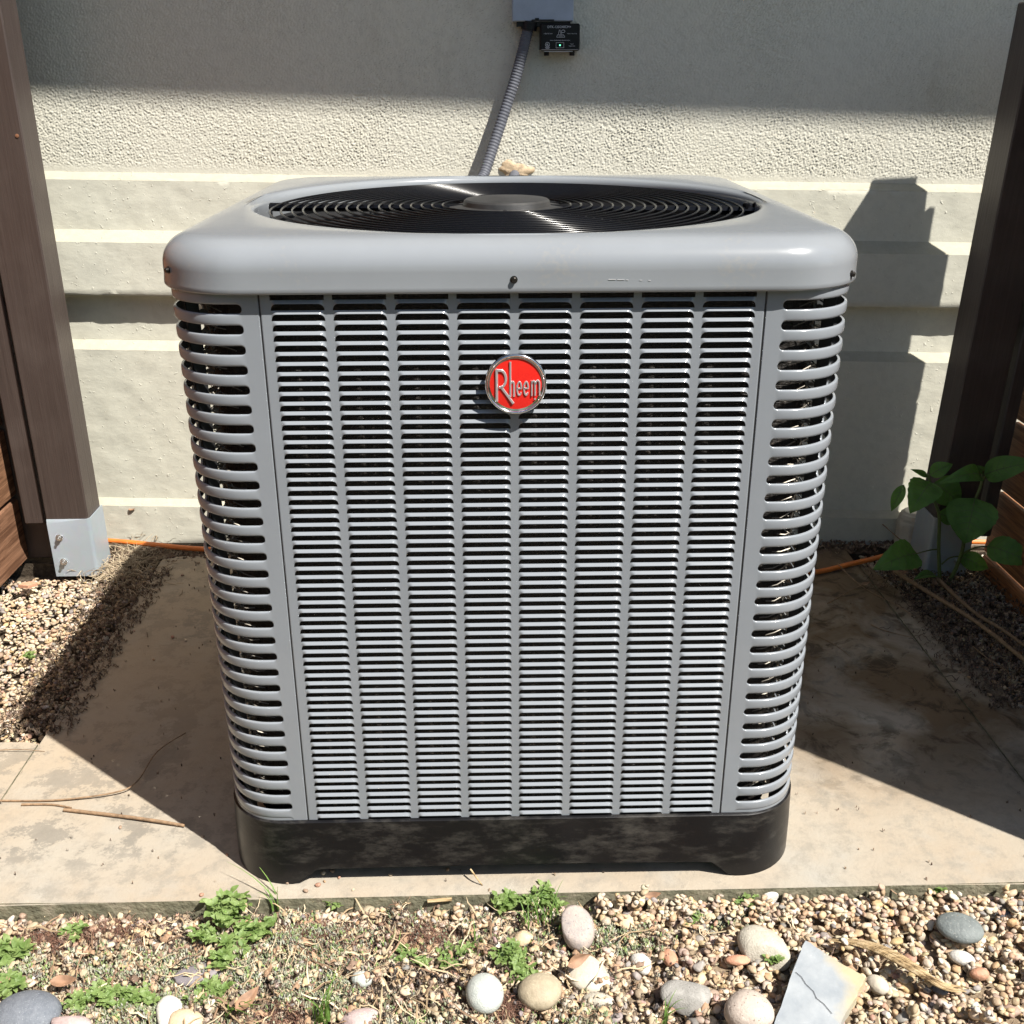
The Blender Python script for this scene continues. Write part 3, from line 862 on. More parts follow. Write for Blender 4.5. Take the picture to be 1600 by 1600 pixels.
# ---- base pan
def build_base():
    N = 320; A = 0.4555; RB = 0.098
    ztop = 0.119
    V = []; rows = 7
    ths = [2 * PI * (k + .5) / N for k in range(N)]
    def zcut(x, y):
        # four feet, arched cut-outs between them
        u = min(abs(x), abs(y)) if max(abs(x), abs(y)) > 0.40 else 9
        u = abs(x) if abs(y) > abs(x) else abs(y)
        lo, hi = 0.305, 0.352
        if u < lo: return 0.030 + 0.002 * math.cos(u * 6)
        if u < hi:
            t = (u - lo) / (hi - lo); return 0.031 * (1 - t * t * (3 - 2 * t))
        return 0.0005
    offs = [(0.010, ztop), (0.003, ztop), (0.0, ztop - 0.002), (-0.001, ztop - 0.03), (-0.0022, 0.06), (-0.003, None), (0.006, None), (0.006, 0.10)]
    for off, z in offs:
        for th in ths:
            x, y = rsq(th, A - off, RB - off); zc = zcut(x, y)
            zz = zc + (0.0006 if off > 0 else 0) if z is None else max(z, zc)
            V.append((x, 0.45 + y, zz))
    me = mesh(V, grid_faces(len(offs), N, closed_v=True, flip=True), True, sharp=38)
    bp = apart('base_pan', me, M['base']); bp['label'] = 'scuffed black plastic base with four feet'
    b = MB(); b.box(-0.40, 0.40, 0.05, 0.85, 0.085, 0.1); b.obj('tray', M['dark_inside'], bp)
build_base()

# ---- round badge
def stroke(b, pts, wd, z0, z1, M_):
    """flat ribbon letter stroke with mitred joins"""
    P = [Vector((p[0], p[1])) for p in pts]; L = []; Rr = []
    for i, p in enumerate(P):
        d0 = (P[i] - P[i - 1]).normalized() if i > 0 else None; d1 = (P[i + 1] - P[i]).normalized() if i < len(P) - 1 else None
        d = (d0 + d1).normalized() if d0 is not None and d1 is not None else (d0 if d0 is not None else d1)
        n = Vector((-d.y, d.x)); k = 1.0
        if d0 is not None and d1 is not None: k = 1 / max(0.6, n.dot(Vector((-d0.y, d0.x))))
        L.append(p + n * wd / 2 * k); Rr.append(p - n * wd / 2 * k)
    n = len(P); e = wd * 0.22
    V = []
    for i in range(n):
        c = P[i]; l, r_ = L[i], Rr[i]
        V += [(l.x, l.y, z0), (l.x + (c.x - l.x) * .35, l.y + (c.y - l.y) * .35, z1), (r_.x + (c.x - r_.x) * .35, r_.y + (c.y - r_.y) * .35, z1), (r_.x, r_.y, z0)]
    F = []
    for i in range(n - 1):
        a, d = 4 * i, 4 * i + 4
        F += [(a, a + 1, d + 1, d), (a + 1, a + 2, d + 2, d + 1), (a + 2, a + 3, d + 3, d + 2)]
    F += [(0, 3, 2, 1), (4 * n - 4, 4 * n - 3, 4 * n - 2, 4 * n - 1)]
    b.add(V, F, M_)
def arc(cx_, cy_, rx, ry, a0, a1, n=10): return [(cx_ + rx * math.cos(R(a0 + (a1 - a0) * k / n)), cy_ + ry * math.sin(R(a0 + (a1 - a0) * k / n))) for k in range(n + 1)]
def build_badge():
    g = empty('badge'); g.parent = ac
    c = at(806, 600, y=-0.012)
    g.location = (c.x, c.y - 0.45 + 0.0, c.z); g.rotation_euler = (R(90), 0, 0)
    g.scale = (0.96, 0.96, 0.96)
    g['label'] = 'round red badge with silver lettering and chrome rim'
    Rr = 0.0405
    b = MB(); b.lathe([(Rr - 0.002, -0.006), (Rr + 0.001, -0.004), (Rr + 0.0015, 0.0), (Rr + 0.0005, 0.0028), (Rr - 0.0008, 0.0034), (Rr - 0.0020, 0.0028), (Rr - 0.0027, 0.0008), (Rr - 0.006, 0.0002)], 64)
    b.F = b.F[:-1]; b.obj('rim', M['chrome'], g, True, 60)
    b = MB(); b.lathe([(Rr - 0.005, 0.0003), (0.02, 0.0014), (0.0, 0.0018)], 64); b.obj('disc', M['red'], g, True)
    MB().box(-0.006, 0.006, -0.006, 0.006, -0.018, -0.005).obj('stud', M['dark_inside'], g)
    # letters, units: badge radius 260 px in the enlarged photograph = 0.0415 m, centre (718, 570)
    k = 0.0415 / 260
    def q(pts): return [((x - 718) * k, (570 - y) * k) for x, y in pts]
    def cell(cx_, cy_, rx, ry, a0, a1, n=12): return [(cx_ + rx * math.cos(R(a0 + (a1 - a0) * t / n)), cy_ - ry * math.sin(R(a0 + (a1 - a0) * t / n))) for t in range(n + 1)]
    def letter(strokes, wd=17):
        b = MB()
        for s in strokes: stroke(b, q(s), wd * k, 0.0012, 0.0027, None)
        b.obj('letter', M['silver'], g, True, 30)
    letter([[(556, 718), (556, 440)], [(556, 448), (590, 450)] + cell(590, 522, 44, 72, 88, -84) + [(578, 596)], [(596, 596), (696, 738)]], 24)
    letter([[(672, 678), (672, 375)], [(672, 560)] + cell(691, 572, 12, 26, 150, 20) + [(703, 676)]], 18)
    for x0 in (724, 782):
        letter([[(x0 + 4, 606), (x0 + 40, 606)] + cell(x0 + 23, 606, 18, 58, 2, 325, 18)], 16)
    letter([[(853, 672), (853, 540)], [(853, 570)] + cell(868, 568, 13, 26, 150, 15) + [(882, 670)], [(882, 575)] + cell(902, 566, 16, 28, 155, 10) + [(920, 672)]], 15)
    b = MB(); b.lathe([(0.0012, 0.001), (0.0012, 0.0022), (0, 0.0022)], 10, Matrix.Translation(((880 - 718) * k, (570 - 700) * k, 0))); b.obj('mark', M['silver'], g)
build_badge()
# sparse lead bits visible behind two of the front louvres are left to the coil texture

# ================================================================== FENCES
def build_fence(side):
    s = -1 if side == 'left' else 1
    lab = {'left': 'dark post fence with sunlit orange-brown planks along the left edge',
           'right': 'shaded dark post fence with brown planks along the right edge'}[side]
    if side == 'left': px0, px1, py0, py1, pxp, off = -1.160, -1.053, 1.150, 1.240, -1.262, 0.0
    else: px0, px1, py0, py1, pxp, off = 1.086, 1.192, 1.085, 1.185, 1.252, 0.02
    f = empty('fence', ((px0 + px1) / 2, 1.15, 0), lab, 'fence')
    L = Matrix.Translation(-f.location)
    def B(name, m, *a, c=0.003):
        return MB().box(*a, M=L, c=c).obj(name, m, f)
    top = 1.328 if side == 'right' else 2.1
    B('post', M['timber'], px0, px1, py0, py1, 0.03, top)
    # frame timber standing beside the post
    if side == 'left':
        B('frame_timber', M['timber'], -1.222, -1.170, 1.165, 1.235, 0.13, top - 0.05)
        B('dark_backing', M['timber'], -1.85, -1.168, 1.238, 1.256, 0.0, top - 0.05)  # extra board added over the wall to keep the gap by the post dark
        B('frame_timber', M['timber'], -1.254, -1.172, 1.150, 1.235, 1.55, 2.0)
    else:
        B('frame_timber', M['timber'], 1.205, 1.238, 1.085, 1.145, 0.10, top - 0.06)
    # planks, running towards the viewer
    zs = [0.0, 0.181, 0.369, 0.556, 0.743, 0.930, 1.117, 1.304, 1.491, 1.678] if side == 'left' else [-0.05, 0.0345, 0.2125, 0.3985, 0.585, 0.772, 0.958, 1.145, 1.330]
    y0, y1 = (-0.9, 1.235) if side == 'left' else (-0.13, 1.135)
    th = 0.022
    for a, b_ in zip(zs[:-1], zs[1:]):
        xa, xb = (pxp - th, pxp + 0.002) if side == 'left' else (pxp, pxp + th)
        MB().box(xa, xb, y0, y1, a + 0.004, b_ - 0.006, M=L, c=0.004).obj('plank', M['plank'], f)
    # top rail and far-end post, out of frame
    yb = y0 + 0.05
    B('post', M['timber'], px0, px1, yb - 0.06, yb + 0.04, 0.0, top)
    if side == 'right':
        B('top_rail', M['timber'], px0, 1.28, yb - 0.06, py0 + 0.03, 1.262, 1.310)
    # galvanised shoe: plate wrapped round the post foot
    hz0, hz1 = -0.01, 0.150
    t = 0.004
    pts = []
    nx = -s  # inner direction (towards the unit)
    xi, xo = (px1 + t, px0 + 0.002) if side == 'left' else (px0 - t, px1 - 0.002)
    yf, yr = py0 - t, py1 + t
    r_ = 0.010
    path = [(xo, yf)]
    cxx, cyy = xi + s * r_, yf + r_
    for k in range(7):
        a = PI / 2 * k / 6
        path.append((cxx - s * r_ * math.sin(a), cyy - r_ * math.cos(a)))
    path.append((xi, yr))
    V = []
    for i, (x, y) in enumerate(path):
        zt_ = hz1 - (0.012 if i == 0 else 0)
        for z in (hz0, zt_ if i else zt_): V.append((x, y, z))
    # inner skin
    n = len(path)
    for (x, y) in path:
        ix = x + s * 0.003 if abs(x - xi) < 0.0101 else x; iy = y + 0.003 if y < yf + 0.0101 else y
        for z in (hz0, hz1 - 0.0005): V.append((ix, iy, z))
    F = [(2 * i, 2 * i + 2, 2 * i + 3, 2 * i + 1) for i in range(n - 1)]
    F += [(2 * n + 2 * i, 2 * n + 2 * i + 1, 2 * n + 2 * i + 3, 2 * n + 2 * i + 2) for i in range(n - 1)]
    F += [(2 * i + 1, 2 * i + 3, 2 * n + 2 * i + 3, 2 * n + 2 * i + 1) for i in range(n - 1)]
    b = MB(); b.add(V, F, L); br = b.obj('bracket', M['galv'], f, True, 45)
    for z in (0.100, 0.032):
        b = MB(); x = px0 + 0.028 if side == 'left' else px1 - 0.03
        T = L @ Matrix.Translation((x, yf, z)) @ Matrix.Rotation(R(90), 4, 'X')
        b.lathe([(0.009, 0.0), (0.009, 0.002), (0.0065, 0.0021), (0.0065, 0.0075), (0.0035, 0.0078), (0.0035, 0.013), (0.0, 0.0135)], 6 if False else 14, T)
        b.obj('bolt', M['bolt'], br, True, 35)
    if side == 'left':
        p = at(27, 212, y=1.15)
        b = MB(); b.lathe([(0.004, 0), (0.004, 0.0006), (0.0, 0.0012)], 12, L @ Matrix.Translation((p.x, 1.149, p.z)) @ Matrix.Rotation(R(90), 4, 'X'))
        b.obj('screw', simple('rusty_screw', (0.22, 0.1, 0.05), 0.7), f)
    else:
        f.rotation_euler = (0, R(1.9), 0)
    return f
build_fence('left'); build_fence('right')

# ================================================================== THINGS ON THE WALL
def wy(x, y0): return y0 + WR * x
def build_boxes():
    yf = 1.340
    t = empty('disconnect_box', (0.102, yf, 1.30), 'grey metal isolator box on the wall at the top edge', 'electrical box')
    b = MB(); b.box(-0.0705, 0.0705, 0.0, 0.052, 0.0, 0.26, c=0.002); b.obj('cover', M['box'], t)
    b = MB(); b.box(-0.060, 0.064, 0.006, 0.055, -0.010, -0.0005); b.obj('back_box', M['black_plastic'], t)
    b = MB(); b.box(-0.026, 0.026, -0.002, 0.0, 0.001, 0.004); b.box(-0.018, -0.009, -0.003, 0.0, 0.004, 0.007); b.obj('latch', M['black_plastic'], t)
    t = empty('surge_protector', (0.142, 1.337, 1.2665), 'small black surge protector with white print under the grey box', 'surge protector')
    b = MB(); b.box(-0.046, 0.046, 0.0, 0.05, -0.029, 0.029, c=0.003); b.obj('case', M['black_plastic'], t)
    for sx in (-1, 1):
        MB().lathe([(0.0062, -0.010), (0.0062, 0.0), ], 12, Matrix.Translation((sx * 0.030 + 0.0 , 0.022, -0.029))).obj('foot', M['black_plastic'], t)
    MB().box(-0.036, 0.030, 0.004, 0.006, -0.0308, -0.0292).obj('seam', M['print'], t)
    def text(s, x, z, size, parent=t):
        cu = bpy.data.curves.new('print', 'FONT'); cu.body = s; cu.size = size; cu.align_x = 'CENTER'; cu.align_y = 'CENTER'; cu.extrude = 0.0
        o = bpy.data.objects.new('tmp', cu); sc.collection.objects.link(o)
        bpy.context.view_layer.update()
        me = bpy.data.meshes.new_from_object(o.evaluated_get(bpy.context.evaluated_depsgraph_get()))
        bpy.data.objects.remove(o)
        me.materials.clear()
        o = link('print', me, M['print'], parent); o.location = (x, -0.0006, z); o.rotation_euler = (R(90), 0, 0)
    text('DTK-120/240CM+', -0.002, 0.0215, 0.0072)
    text('1-800-753-2345', -0.028, 0.0075, 0.0032); text('Made in the U.S.A.', 0.028, 0.0075, 0.0030)
    text('www.diteksurgeprotection.com', 0.0, -0.0065, 0.0036)
    text('Type 2', 0.028, -0.0145, 0.003); text('Suppressor', 0.028, -0.0185, 0.0034)
    def line(name, segs, wd, mat=M['print']):
        b = MB()
        for pts in segs: stroke(b, pts, wd, 0.0, 0.0003, Matrix.Translation((0, -0.0006, 0)) @ Matrix.Rotation(R(90), 4, 'X'))
        b.obj(name, mat, t)
    line('emblem', [[(-0.008, 0.0), (0.011, 0.0)], [(-0.008, 0.0005), (-0.006, 0.005), (0.008, 0.005), (0.011, 0.0005)], [(-0.004, 0.006), (-0.002, 0.015), (0.0, 0.015), (0.0005, 0.009)],
                    [(0.002, 0.006)] + arc(0.007, 0.0125, 0.004, 0.0028, 200, -120, 12), [(0.001, 0.0075), (0.005, 0.0095)], [(-0.003, 0.0025), (0.006, 0.0025)]], 0.0009)
    line('mark', [arc(-0.029, -0.0155, 0.0048, 0.0048, 0, 360, 20), [(-0.031, -0.0135), (-0.031, -0.017), (-0.0295, -0.017), (-0.0295, -0.0135)], [(-0.028, -0.0135), (-0.028, -0.018), (-0.0262, -0.018)],
                  [(-0.0345, -0.0215), (-0.0235, -0.0215)], [(-0.033, -0.024), (-0.025, -0.024)]], 0.0009)
    line('window', [[(-0.009, -0.0115), (0.009, -0.0115), (0.009, -0.0225), (-0.009, -0.0225), (-0.009, -0.011)]], 0.0007)
    MB().lathe([(0.0016, 0), (0.0016, 0.001), (0, 0.0014)], 12, Matrix.Translation((0.0, -0.0003, -0.017)) @ Matrix.Rotation(R(90), 4, 'X')).obj('led', M['led'], t)
    line('border', [[(-0.043, -0.0262), (0.043, -0.0262)]], 0.0005)
    # corrugated conduit
    ctl = [at(827, 36, y=1.355), at(818, 75, y=1.355), at(806, 120, y=1.352), at(790, 170, y=1.345), at(773, 222, y=1.328), at(757, 270, y=1.30), at(742, 305, y=1.26), (-0.06, 1.19, 0.82), (-0.06, 1.08, 0.6), (-0.05, 0.95, 0.5)]
    P = smooth_path(ctl, 42)
    # resample and make rings
    rad = [0.0128 + 0.0007 * math.sin(2 * PI * i / 4.0) for i in range(len(P))]
    o = MB().tube(P, rad, 16).obj('conduit', M['conduit'], None, True, 80)
    tag(o, 'corrugated grey conduit dropping from the wall box behind the unit', 'conduit')
    b = MB(); b.tube([at(828, 34, y=1.355), at(826, 47, y=1.355)], 0.0185, 20); o = b.obj('conduit_nut', M['black_plastic'], None, True)
    o.parent = None
    tag(o, 'dark conduit fitting directly under the grey wall box', 'fitting')
    # orange cable
    ctl = [(-1.35, 1.352, 0.02), at(172, 845, z=0.016), at(240, 851, z=0.016), at(318, 858, z=0.014), (-0.4, 1.20, 0.012), (0.2, 1.16, 0.012), (0.72, 1.09, 0.010)]
    ctl += [at(1272, 894, z=0.009), at(1330, 881, z=0.010), at(1380, 869, z=0.010), at(1432, 850, z=0.012), (1.25, 1.235, 0.015), (1.6, 1.22, 0.01)]
    o = MB().tube(smooth_path(ctl, 10), 0.0068, 10).obj('cable', M['cable'], None, True)
    tag(o, 'orange cable lying along the foot of the house wall', 'cable')
    # pale ribbed pipe end behind the right post
    t2 = MB()
    prof = [(0.0, 0.0), (0.040, 0.0), (0.040, 0.085), (0.036, 0.105), (0.026, 0.115), (0.0, 0.117)]
    pr = []
    for a, c in zip(prof[:-1], prof[1:]):
        for k in range(6): pr.append((a[0] + (c[0] - a[0]) * k / 6 + 0.0008 * math.sin(len(pr) * 1.7), a[1] + (c[1] - a[1]) * k / 6))
    pr.append(prof[-1])
    t2.lathe(pr, 28, Matrix.Translation((1.105, 1.245, -0.01)))
    tag(t2.obj('pipe_cap', M['pvc'], None, True, 50), 'off-white rounded pipe end half hidden behind the right post', 'pipe')
build_boxes()

# ================================================================== GRAVEL
PAL = [((0.50, 0.37, 0.235), 6), ((0.55, 0.44, 0.30), 7), ((0.60, 0.51, 0.38), 5), ((0.42, 0.275, 0.16), 3.2), ((0.32, 0.225, 0.16), 2.5), ((0.40, 0.225, 0.155), 1.2),
       ((0.27, 0.25, 0.245), 1.3), ((0.15, 0.15, 0.165), 0.7), ((0.66, 0.62, 0.54), 1.5), ((0.46, 0.39, 0.32), 4), ((0.55, 0.38, 0.19), 1.8), ((0.42, 0.31, 0.27), 1.2)]
pc = np.array([p[0] for p in PAL]); pw = np.array([p[1] for p in PAL], float); pw /= pw.sum()
def ico(sub):
    import bmesh
    bm = bmesh.new(); bmesh.ops.create_icosphere(bm, subdivisions=sub, radius=1)
    V = np.array([v.co[:] for v in bm.verts]); F = np.array([[v.index for v in f.verts] for f in bm.faces]); bm.free(); return V, F
ICO2 = ico(2); ICO3 = ico(3); ICO4 = ico(4)
def lumpy(V, seed, amp=0.16, facets=(0, 3)):
    r_ = np.random.default_rng(seed); W = V.copy()
    for _ in range(4):
        d = r_.standard_normal(3); d /= np.linalg.norm(d)
        W = W * (1 + amp * r_.uniform(-1, 1) * np.sin(W @ d * r_.uniform(1.5, 3.0) + r_.uniform(0, 6))[:, None])
    for _ in range(int(r_.integers(*facets))):      # knocked-off facets
        d = r_.standard_normal(3); d /= np.linalg.norm(d); h = r_.uniform(0.5, 0.82)
        e = W @ d - h; W = W - np.clip(e, 0, None)[:, None] * d * 0.8
    return W
SHAPES = [lumpy(ICO2[0], 100 + k, 0.18, (3, 9)) for k in range(24)]
def rotm(n, r_):
    q = r_.standard_normal((n, 4)); q[:, 0] += 0; q /= np.linalg.norm(q, axis=1)[:, None]
    w_, x, y, z = q.T
    return np.stack([1 - 2 * (y * y + z * z), 2 * (x * y - z * w_), 2 * (x * z + y * w_), 2 * (x * y + z * w_), 1 - 2 * (x * x + z * z), 2 * (y * z - x * w_), 2 * (x * z - y * w_), 2 * (y * z + x * w_), 1 - 2 * (x * x + y * y)], -1).reshape(n, 3, 3)
def gravel(name, inside, bounds, n, smin, smax, z0, seed, zsurf=None, keep=None):
    """pebbles dropped one by one on a height grid so that they pile up"""
    r_ = np.random.default_rng(seed)
    x0, x1, y0, y1 = bounds; g = 0.0025
    nx, ny = int((x1 - x0) / g) + 1, int((y1 - y0) / g) + 1
    Hm = np.full((nx, ny), z0)
    Vs, Fs, Cs = [], [], []; off = 0
    P = r_.uniform(0, 1, (n, 2)) * [x1 - x0, y1 - y0] + [x0, y0]
    S = smin * (smax / smin) ** (r_.beta(1.5, 3.2, n))
    S = S[np.argsort(-S * r_.uniform(0.4, 1.2, n))]
    Rm = rotm(n, r_)
    ci = r_.choice(len(pc), n, p=pw)
    for k in range(n):
        px, py = P[k]
        if not inside(px, py): continue
        s = S[k]
        ax = s * np.array([1.0, r_.uniform(0.58, 0.98), r_.uniform(0.34, 0.72)])
        # lie roughly flat: yaw free, small tilt
        a = r_.uniform(0, 6.28); t1, t2 = r_.normal(0, 0.30, 2)
        c, s_ = math.cos(a), math.sin(a)
        Rz = np.array([[c, -s_, 0], [s_, c, 0], [0, 0, 1]]); Rx = np.array([[1, 0, 0], [0, math.cos(t1), -math.sin(t1)], [0, math.sin(t1), math.cos(t1)]]); Ry = np.array([[math.cos(t2), 0, math.sin(t2)], [0, 1, 0], [-math.sin(t2), 0, math.cos(t2)]])
        i, j = int((px - x0) / g), int((py - y0) / g); w_ = max(1, int(s * 0.6 / g))
        i0, i1, j0, j1 = max(0, i - w_), min(nx, i + w_ + 1), max(0, j - w_), min(ny, j + w_ + 1)
        win = Hm[i0:i1, j0:j1]
        zc = win.mean() * 0.55 + win.max() * 0.45 + ax[2] * 0.62
        W2 = SHAPES[k % 24] * ax
        W2 = W2 @ (Rz @ Rx @ Ry).T + [px, py, zc]
        ww = max(1, int(s / g)); i0, i1, j0, j1 = max(0, i - ww), min(nx, i + ww + 1), max(0, j - ww), min(ny, j + ww + 1)
        gx = (np.arange(i0, i1) * g + x0 - px)[:, None] / s; gy = (np.arange(j0, j1) * g + y0 - py)[None, :] / (s * 0.85)
        dd = 1 - gx ** 2 - gy ** 2
        top = np.where(dd > 0, zc + ax[2] * np.sqrt(np.clip(dd, 0, None)) * 0.9, -9)
        Hm[i0:i1, j0:j1] = np.maximum(Hm[i0:i1, j0:j1], top)
        Vs.append(W2); Fs.append(ICO2[1] + off); off += len(W2)
        col = pc[ci[k]] * r_.uniform(0.78, 1.15) * (1 + r_.normal(0, 0.04, 3))
        col = col * 0.78 + np.array([0.44, 0.35, 0.25]) * 0.22      # dusty
        Cs.append(np.repeat(col[None], len(W2), 0))
    me = np_mesh(np.concatenate(Vs), np.concatenate(Fs), np.clip(np.concatenate(Cs), 0, 0.85))
    o = link(name, me, M['pebble']); tag(o, kind='stuff')
    def height(x, y):
        i, j = int((x - x0) / g), int((y - y0) / g)
        if 0 <= i < nx and 0 <= j < ny: 
            return float(Hm[max(0, i - 2):i + 3, max(0, j - 2):j + 3].mean())
        return z0
    return o, height
def in_front(x, y): return y < -0.046
_, HF = gravel('gravel', in_front, (-0.98, 0.98, -0.40, -0.045), 11000, 0.0043, 0.0165, -0.040, 21)
gravel('gravel', lambda x, y: True, (0.12, 0.97, -0.085, -0.047), 900, 0.0045, 0.0125, -0.026, 61)
gravel('gravel', lambda x, y: True, (-0.97, 0.12, -0.075, -0.047), 700, 0.0042, 0.0110, -0.037, 62)
_, _h = gravel('gravel', lambda x, y: True, (-1.3, 1.3, -0.75, -0.40), 3600, 0.009, 0.019, -0.046, 22)
def in_left(x, y): return x < -0.915 + 0.012 * math.sin(y * 30) and (y < 1.16 or x > -1.05) 
_, HL = gravel('gravel', in_left, (-1.40, -0.86, 0.40, 1.32), 5600, 0.0040, 0.0130, -0.034, 23)
def in_right(x, y): return x > (0.97 if y > 1.0 else 1.02) + 0.02 * math.sin(y * 25) and y > 0.43
_, HR_ = gravel('gravel', in_right, (0.93, 1.36, 0.43, 1.28), 4600, 0.0042, 0.0135, -0.034, 24)

# soil filling between pad and wall
def backfill():
    o = MB().box(-2.5, 2.5, 1.225, 1.42, -0.05, -0.012).obj('soil_strip', M['soil']); tag(o, kind='structure')
backfill()

# ---- large stones, each its own thing
def stone(px, py, a, b_, c, yaw, label, m, sink=0.35, tilt=0.0, seed=0, z=None, sub=None, name='stone', amp=0.10):
    V0, F0 = sub or ICO4
    W_ = lumpy(V0, 500 + seed, amp) * np.array([a, b_, c])
    g0 = at(px, py, z=-0.015)
    hz = HF(g0.x, g0.y)
    o = link(name, np_mesh(W_, F0), m)
    p = at(px, py, z=max(hz, -0.03) + c * (0.86 - sink))
    o.location = p; o.rotation_euler = (tilt, 0, yaw)
    tag(o, label, 'stone'); return o
SM = {
 'granite': stone_mat('granite_pink_grey', (0.30, 0.27, 0.26), (0.46, 0.38, 0.33), (0.16, 0.15, 0.16), 50),
 'pale': stone_mat('pale_limestone', (0.40, 0.365, 0.30), (0.50, 0.465, 0.39), (0.3, 0.27, 0.2), 70),
 'cream': stone_mat('cream_stone', (0.46, 0.41, 0.33), (0.55, 0.50, 0.41), None, 30),
 'grey': stone_mat('rough_grey', (0.25, 0.24, 0.22), (0.36, 0.345, 0.32), (0.15, 0.14, 0.13), 90),
 'blue': stone_mat('blue_grey', (0.115, 0.13, 0.155), (0.17, 0.185, 0.21), (0.3, 0.32, 0.34), 90),
 'olive': stone_mat('olive_brown', (0.29, 0.24, 0.165), (0.40, 0.34, 0.24), None, 40),
 'speck': stone_mat('speckled_pink', (0.40, 0.335, 0.285), (0.50, 0.425, 0.365), (0.12, 0.08, 0.06), 45),
 'mint': stone_mat('pale_mint', (0.38, 0.41, 0.385), (0.49, 0.51, 0.475), (0.3, 0.32, 0.3), 80),
 'dark': stone_mat('dark_slate_pebble', (0.12, 0.135, 0.135), (0.18, 0.20, 0.195), (0.3, 0.3, 0.28), 50),
 'mauve': stone_mat('mauve_stone', (0.34, 0.26, 0.25), (0.45, 0.36, 0.34), None, 50),
 'plate': stone_mat('grey_shale', (0.15, 0.135, 0.145), (0.235, 0.21, 0.22), None, 40),
 'tan': stone_mat('tan_stone', (0.50, 0.38, 0.25), (0.60, 0.48, 0.33), None, 40),
 'white': stone_mat('white_quartz', (0.52, 0.50, 0.455), (0.62, 0.60, 0.56), None, 60),
 'rust': stone_mat('rust_stone', (0.42, 0.21, 0.13), (0.52, 0.29, 0.19), None, 60),
}
stone(902, 1450, 0.0255, 0.035, 0.026, 0.15, 'egg-shaped grey and pink granite cobble beside the grass tuft', SM['granite'], 0.25, 0.5, 1)
stone(1193, 1482, 0.030, 0.040, 0.024, 0.75, 'pale porous oval cobble left above the slate piece', SM['pale'], 0.3, 0.2, 2)
stone(1500, 1450, 0.034, 0.026, 0.013, -0.3, 'flat dark green-grey pebble at the upper right of the gravel', SM['dark'], 0.2, 0.15, 3, amp=0.05)
stone(1071, 1556, 0.034, 0.030, 0.018, 0.2, 'rough dark grey stone between two pale stones at the bottom', SM['grey'], 0.35, 0.1, 4, amp=0.16)
stone(1172, 1582, 0.034, 0.030, 0.026, 0.1, 'pinkish cream cobble with dark specks left of the slate piece', SM['speck'], 0.25, 0.0, 5, amp=0.05)
stone(845, 1548, 0.031, 0.027, 0.018, 0.2, 'olive brown rounded stone left of the cream stone', SM['olive'], 0.3, 0.2, 6)
stone(925, 1524, 0.036, 0.028, 0.015, -0.25, 'wide cream stone under the brown leaf', SM['cream'], 0.3, 0.15, 7)
stone(756, 1552, 0.027, 0.030, 0.020, 0.0, 'pale mint-white cobble partly under a weed', SM['mint'], 0.35, 0.1, 8, amp=0.05)
stone(312, 1521, 0.034, 0.019, 0.008, 0.3, 'flat purple-grey shale plate among the weeds', SM['plate'], 0.0, 0.25, 9, amp=0.12)
stone(42, 1585, 0.047, 0.036, 0.024, 0.0, 'dark blue-grey cobble in the bottom left corner', SM['blue'], 0.3, 0.0, 10, amp=0.04)
stone(262, 1588, 0.018, 0.026, 0.014, 0.5, 'white quartz chip left of the pinkish stone', SM['white'], 0.3, 0.2, 11, amp=0.2)
stone(288, 1597, 0.026, 0.018, 0.014, 0.1, 'pinkish tan stone at the bottom edge right of the white chip', SM['tan'], 0.3, 0.0, 12)
stone(108, 1600, 0.027, 0.015, 0.012, 0.0, 'light grey-pink stone right of the blue-grey cobble', SM['mauve'], 0.3, 0.0, 13)
stone(818, 1466, 0.017, 0.013, 0.011, 0.2, 'small tan pebble left of the granite cobble', SM['tan'], 0.3, 0.0, 14)
stone(560, 1596, 0.030, 0.016, 0.012, 0.25, 'mauve elongated stone at the bottom edge', SM['mauve'], 0.3, 0.0, 15)
stone(568, 1530, 0.016, 0.012, 0.011, 0.0, 'small pale green-grey pebble in the dry litter', SM['mint'], 0.3, 0.0, 16)
stone(936, 1562, 0.019, 0.010, 0.010, -0.25, 'small grey-green pebble below the cream stone', SM['pale'], 0.3, 0.0, 17)
stone(1002, 1505, 0.013, 0.019, 0.011, 0.4, 'yellowish white pebble near the middle of the gravel', SM['white'], 0.3, 0.0, 18)
stone(1048, 1497, 0.012, 0.017, 0.011, 0.2, 'reddish pebble right of the yellowish white one', SM['rust'], 0.3, 0.0, 19)
stone(1152, 1500, 0.018, 0.008, 0.007, 0.0, 'flat salmon pebble leaning on the porous cobble', SM['rust'], 0.0, 0.0, 20)
stone(1371, 1538, 0.0125, 0.0175, 0.012, 0.5, 'glossy ivory pebble right of the slate piece', SM['cream'], 0.2, 0.0, 21, amp=0.04)
stone(1505, 1497, 0.020, 0.012, 0.010, -0.6, 'white pebble below the flat dark pebble', SM['white'], 0.2, 0.0, 22)
stone(1540, 1392, 0.015, 0.011, 0.010, 0.0, 'cream pebble by the slab edge on the far right', SM['cream'], 0.2, 0.0, 23)
stone(1560, 1425, 0.017, 0.010, 0.008, -0.2, 'blue-grey pebble near the right edge', SM['blue'], 0.2, 0.0, 24)
stone(1200, 1402, 0.022, 0.012, 0.013, -0.4, 'chalky white lump against the slab edge', SM['white'], 0.2, 0.0, 25, amp=0.2)
stone(1110, 1385, 0.009, 0.007, 0.007, 0.0, 'small greenish pebble touching the slab edge', SM['mint'], 0.0, 0.0, 26)
stone(985, 1440, 0.018, 0.016, 0.008, 0.3, 'flat yellow chip in the middle of the gravel', SM['tan'], 0.1, 0.3, 27, amp=0.2)
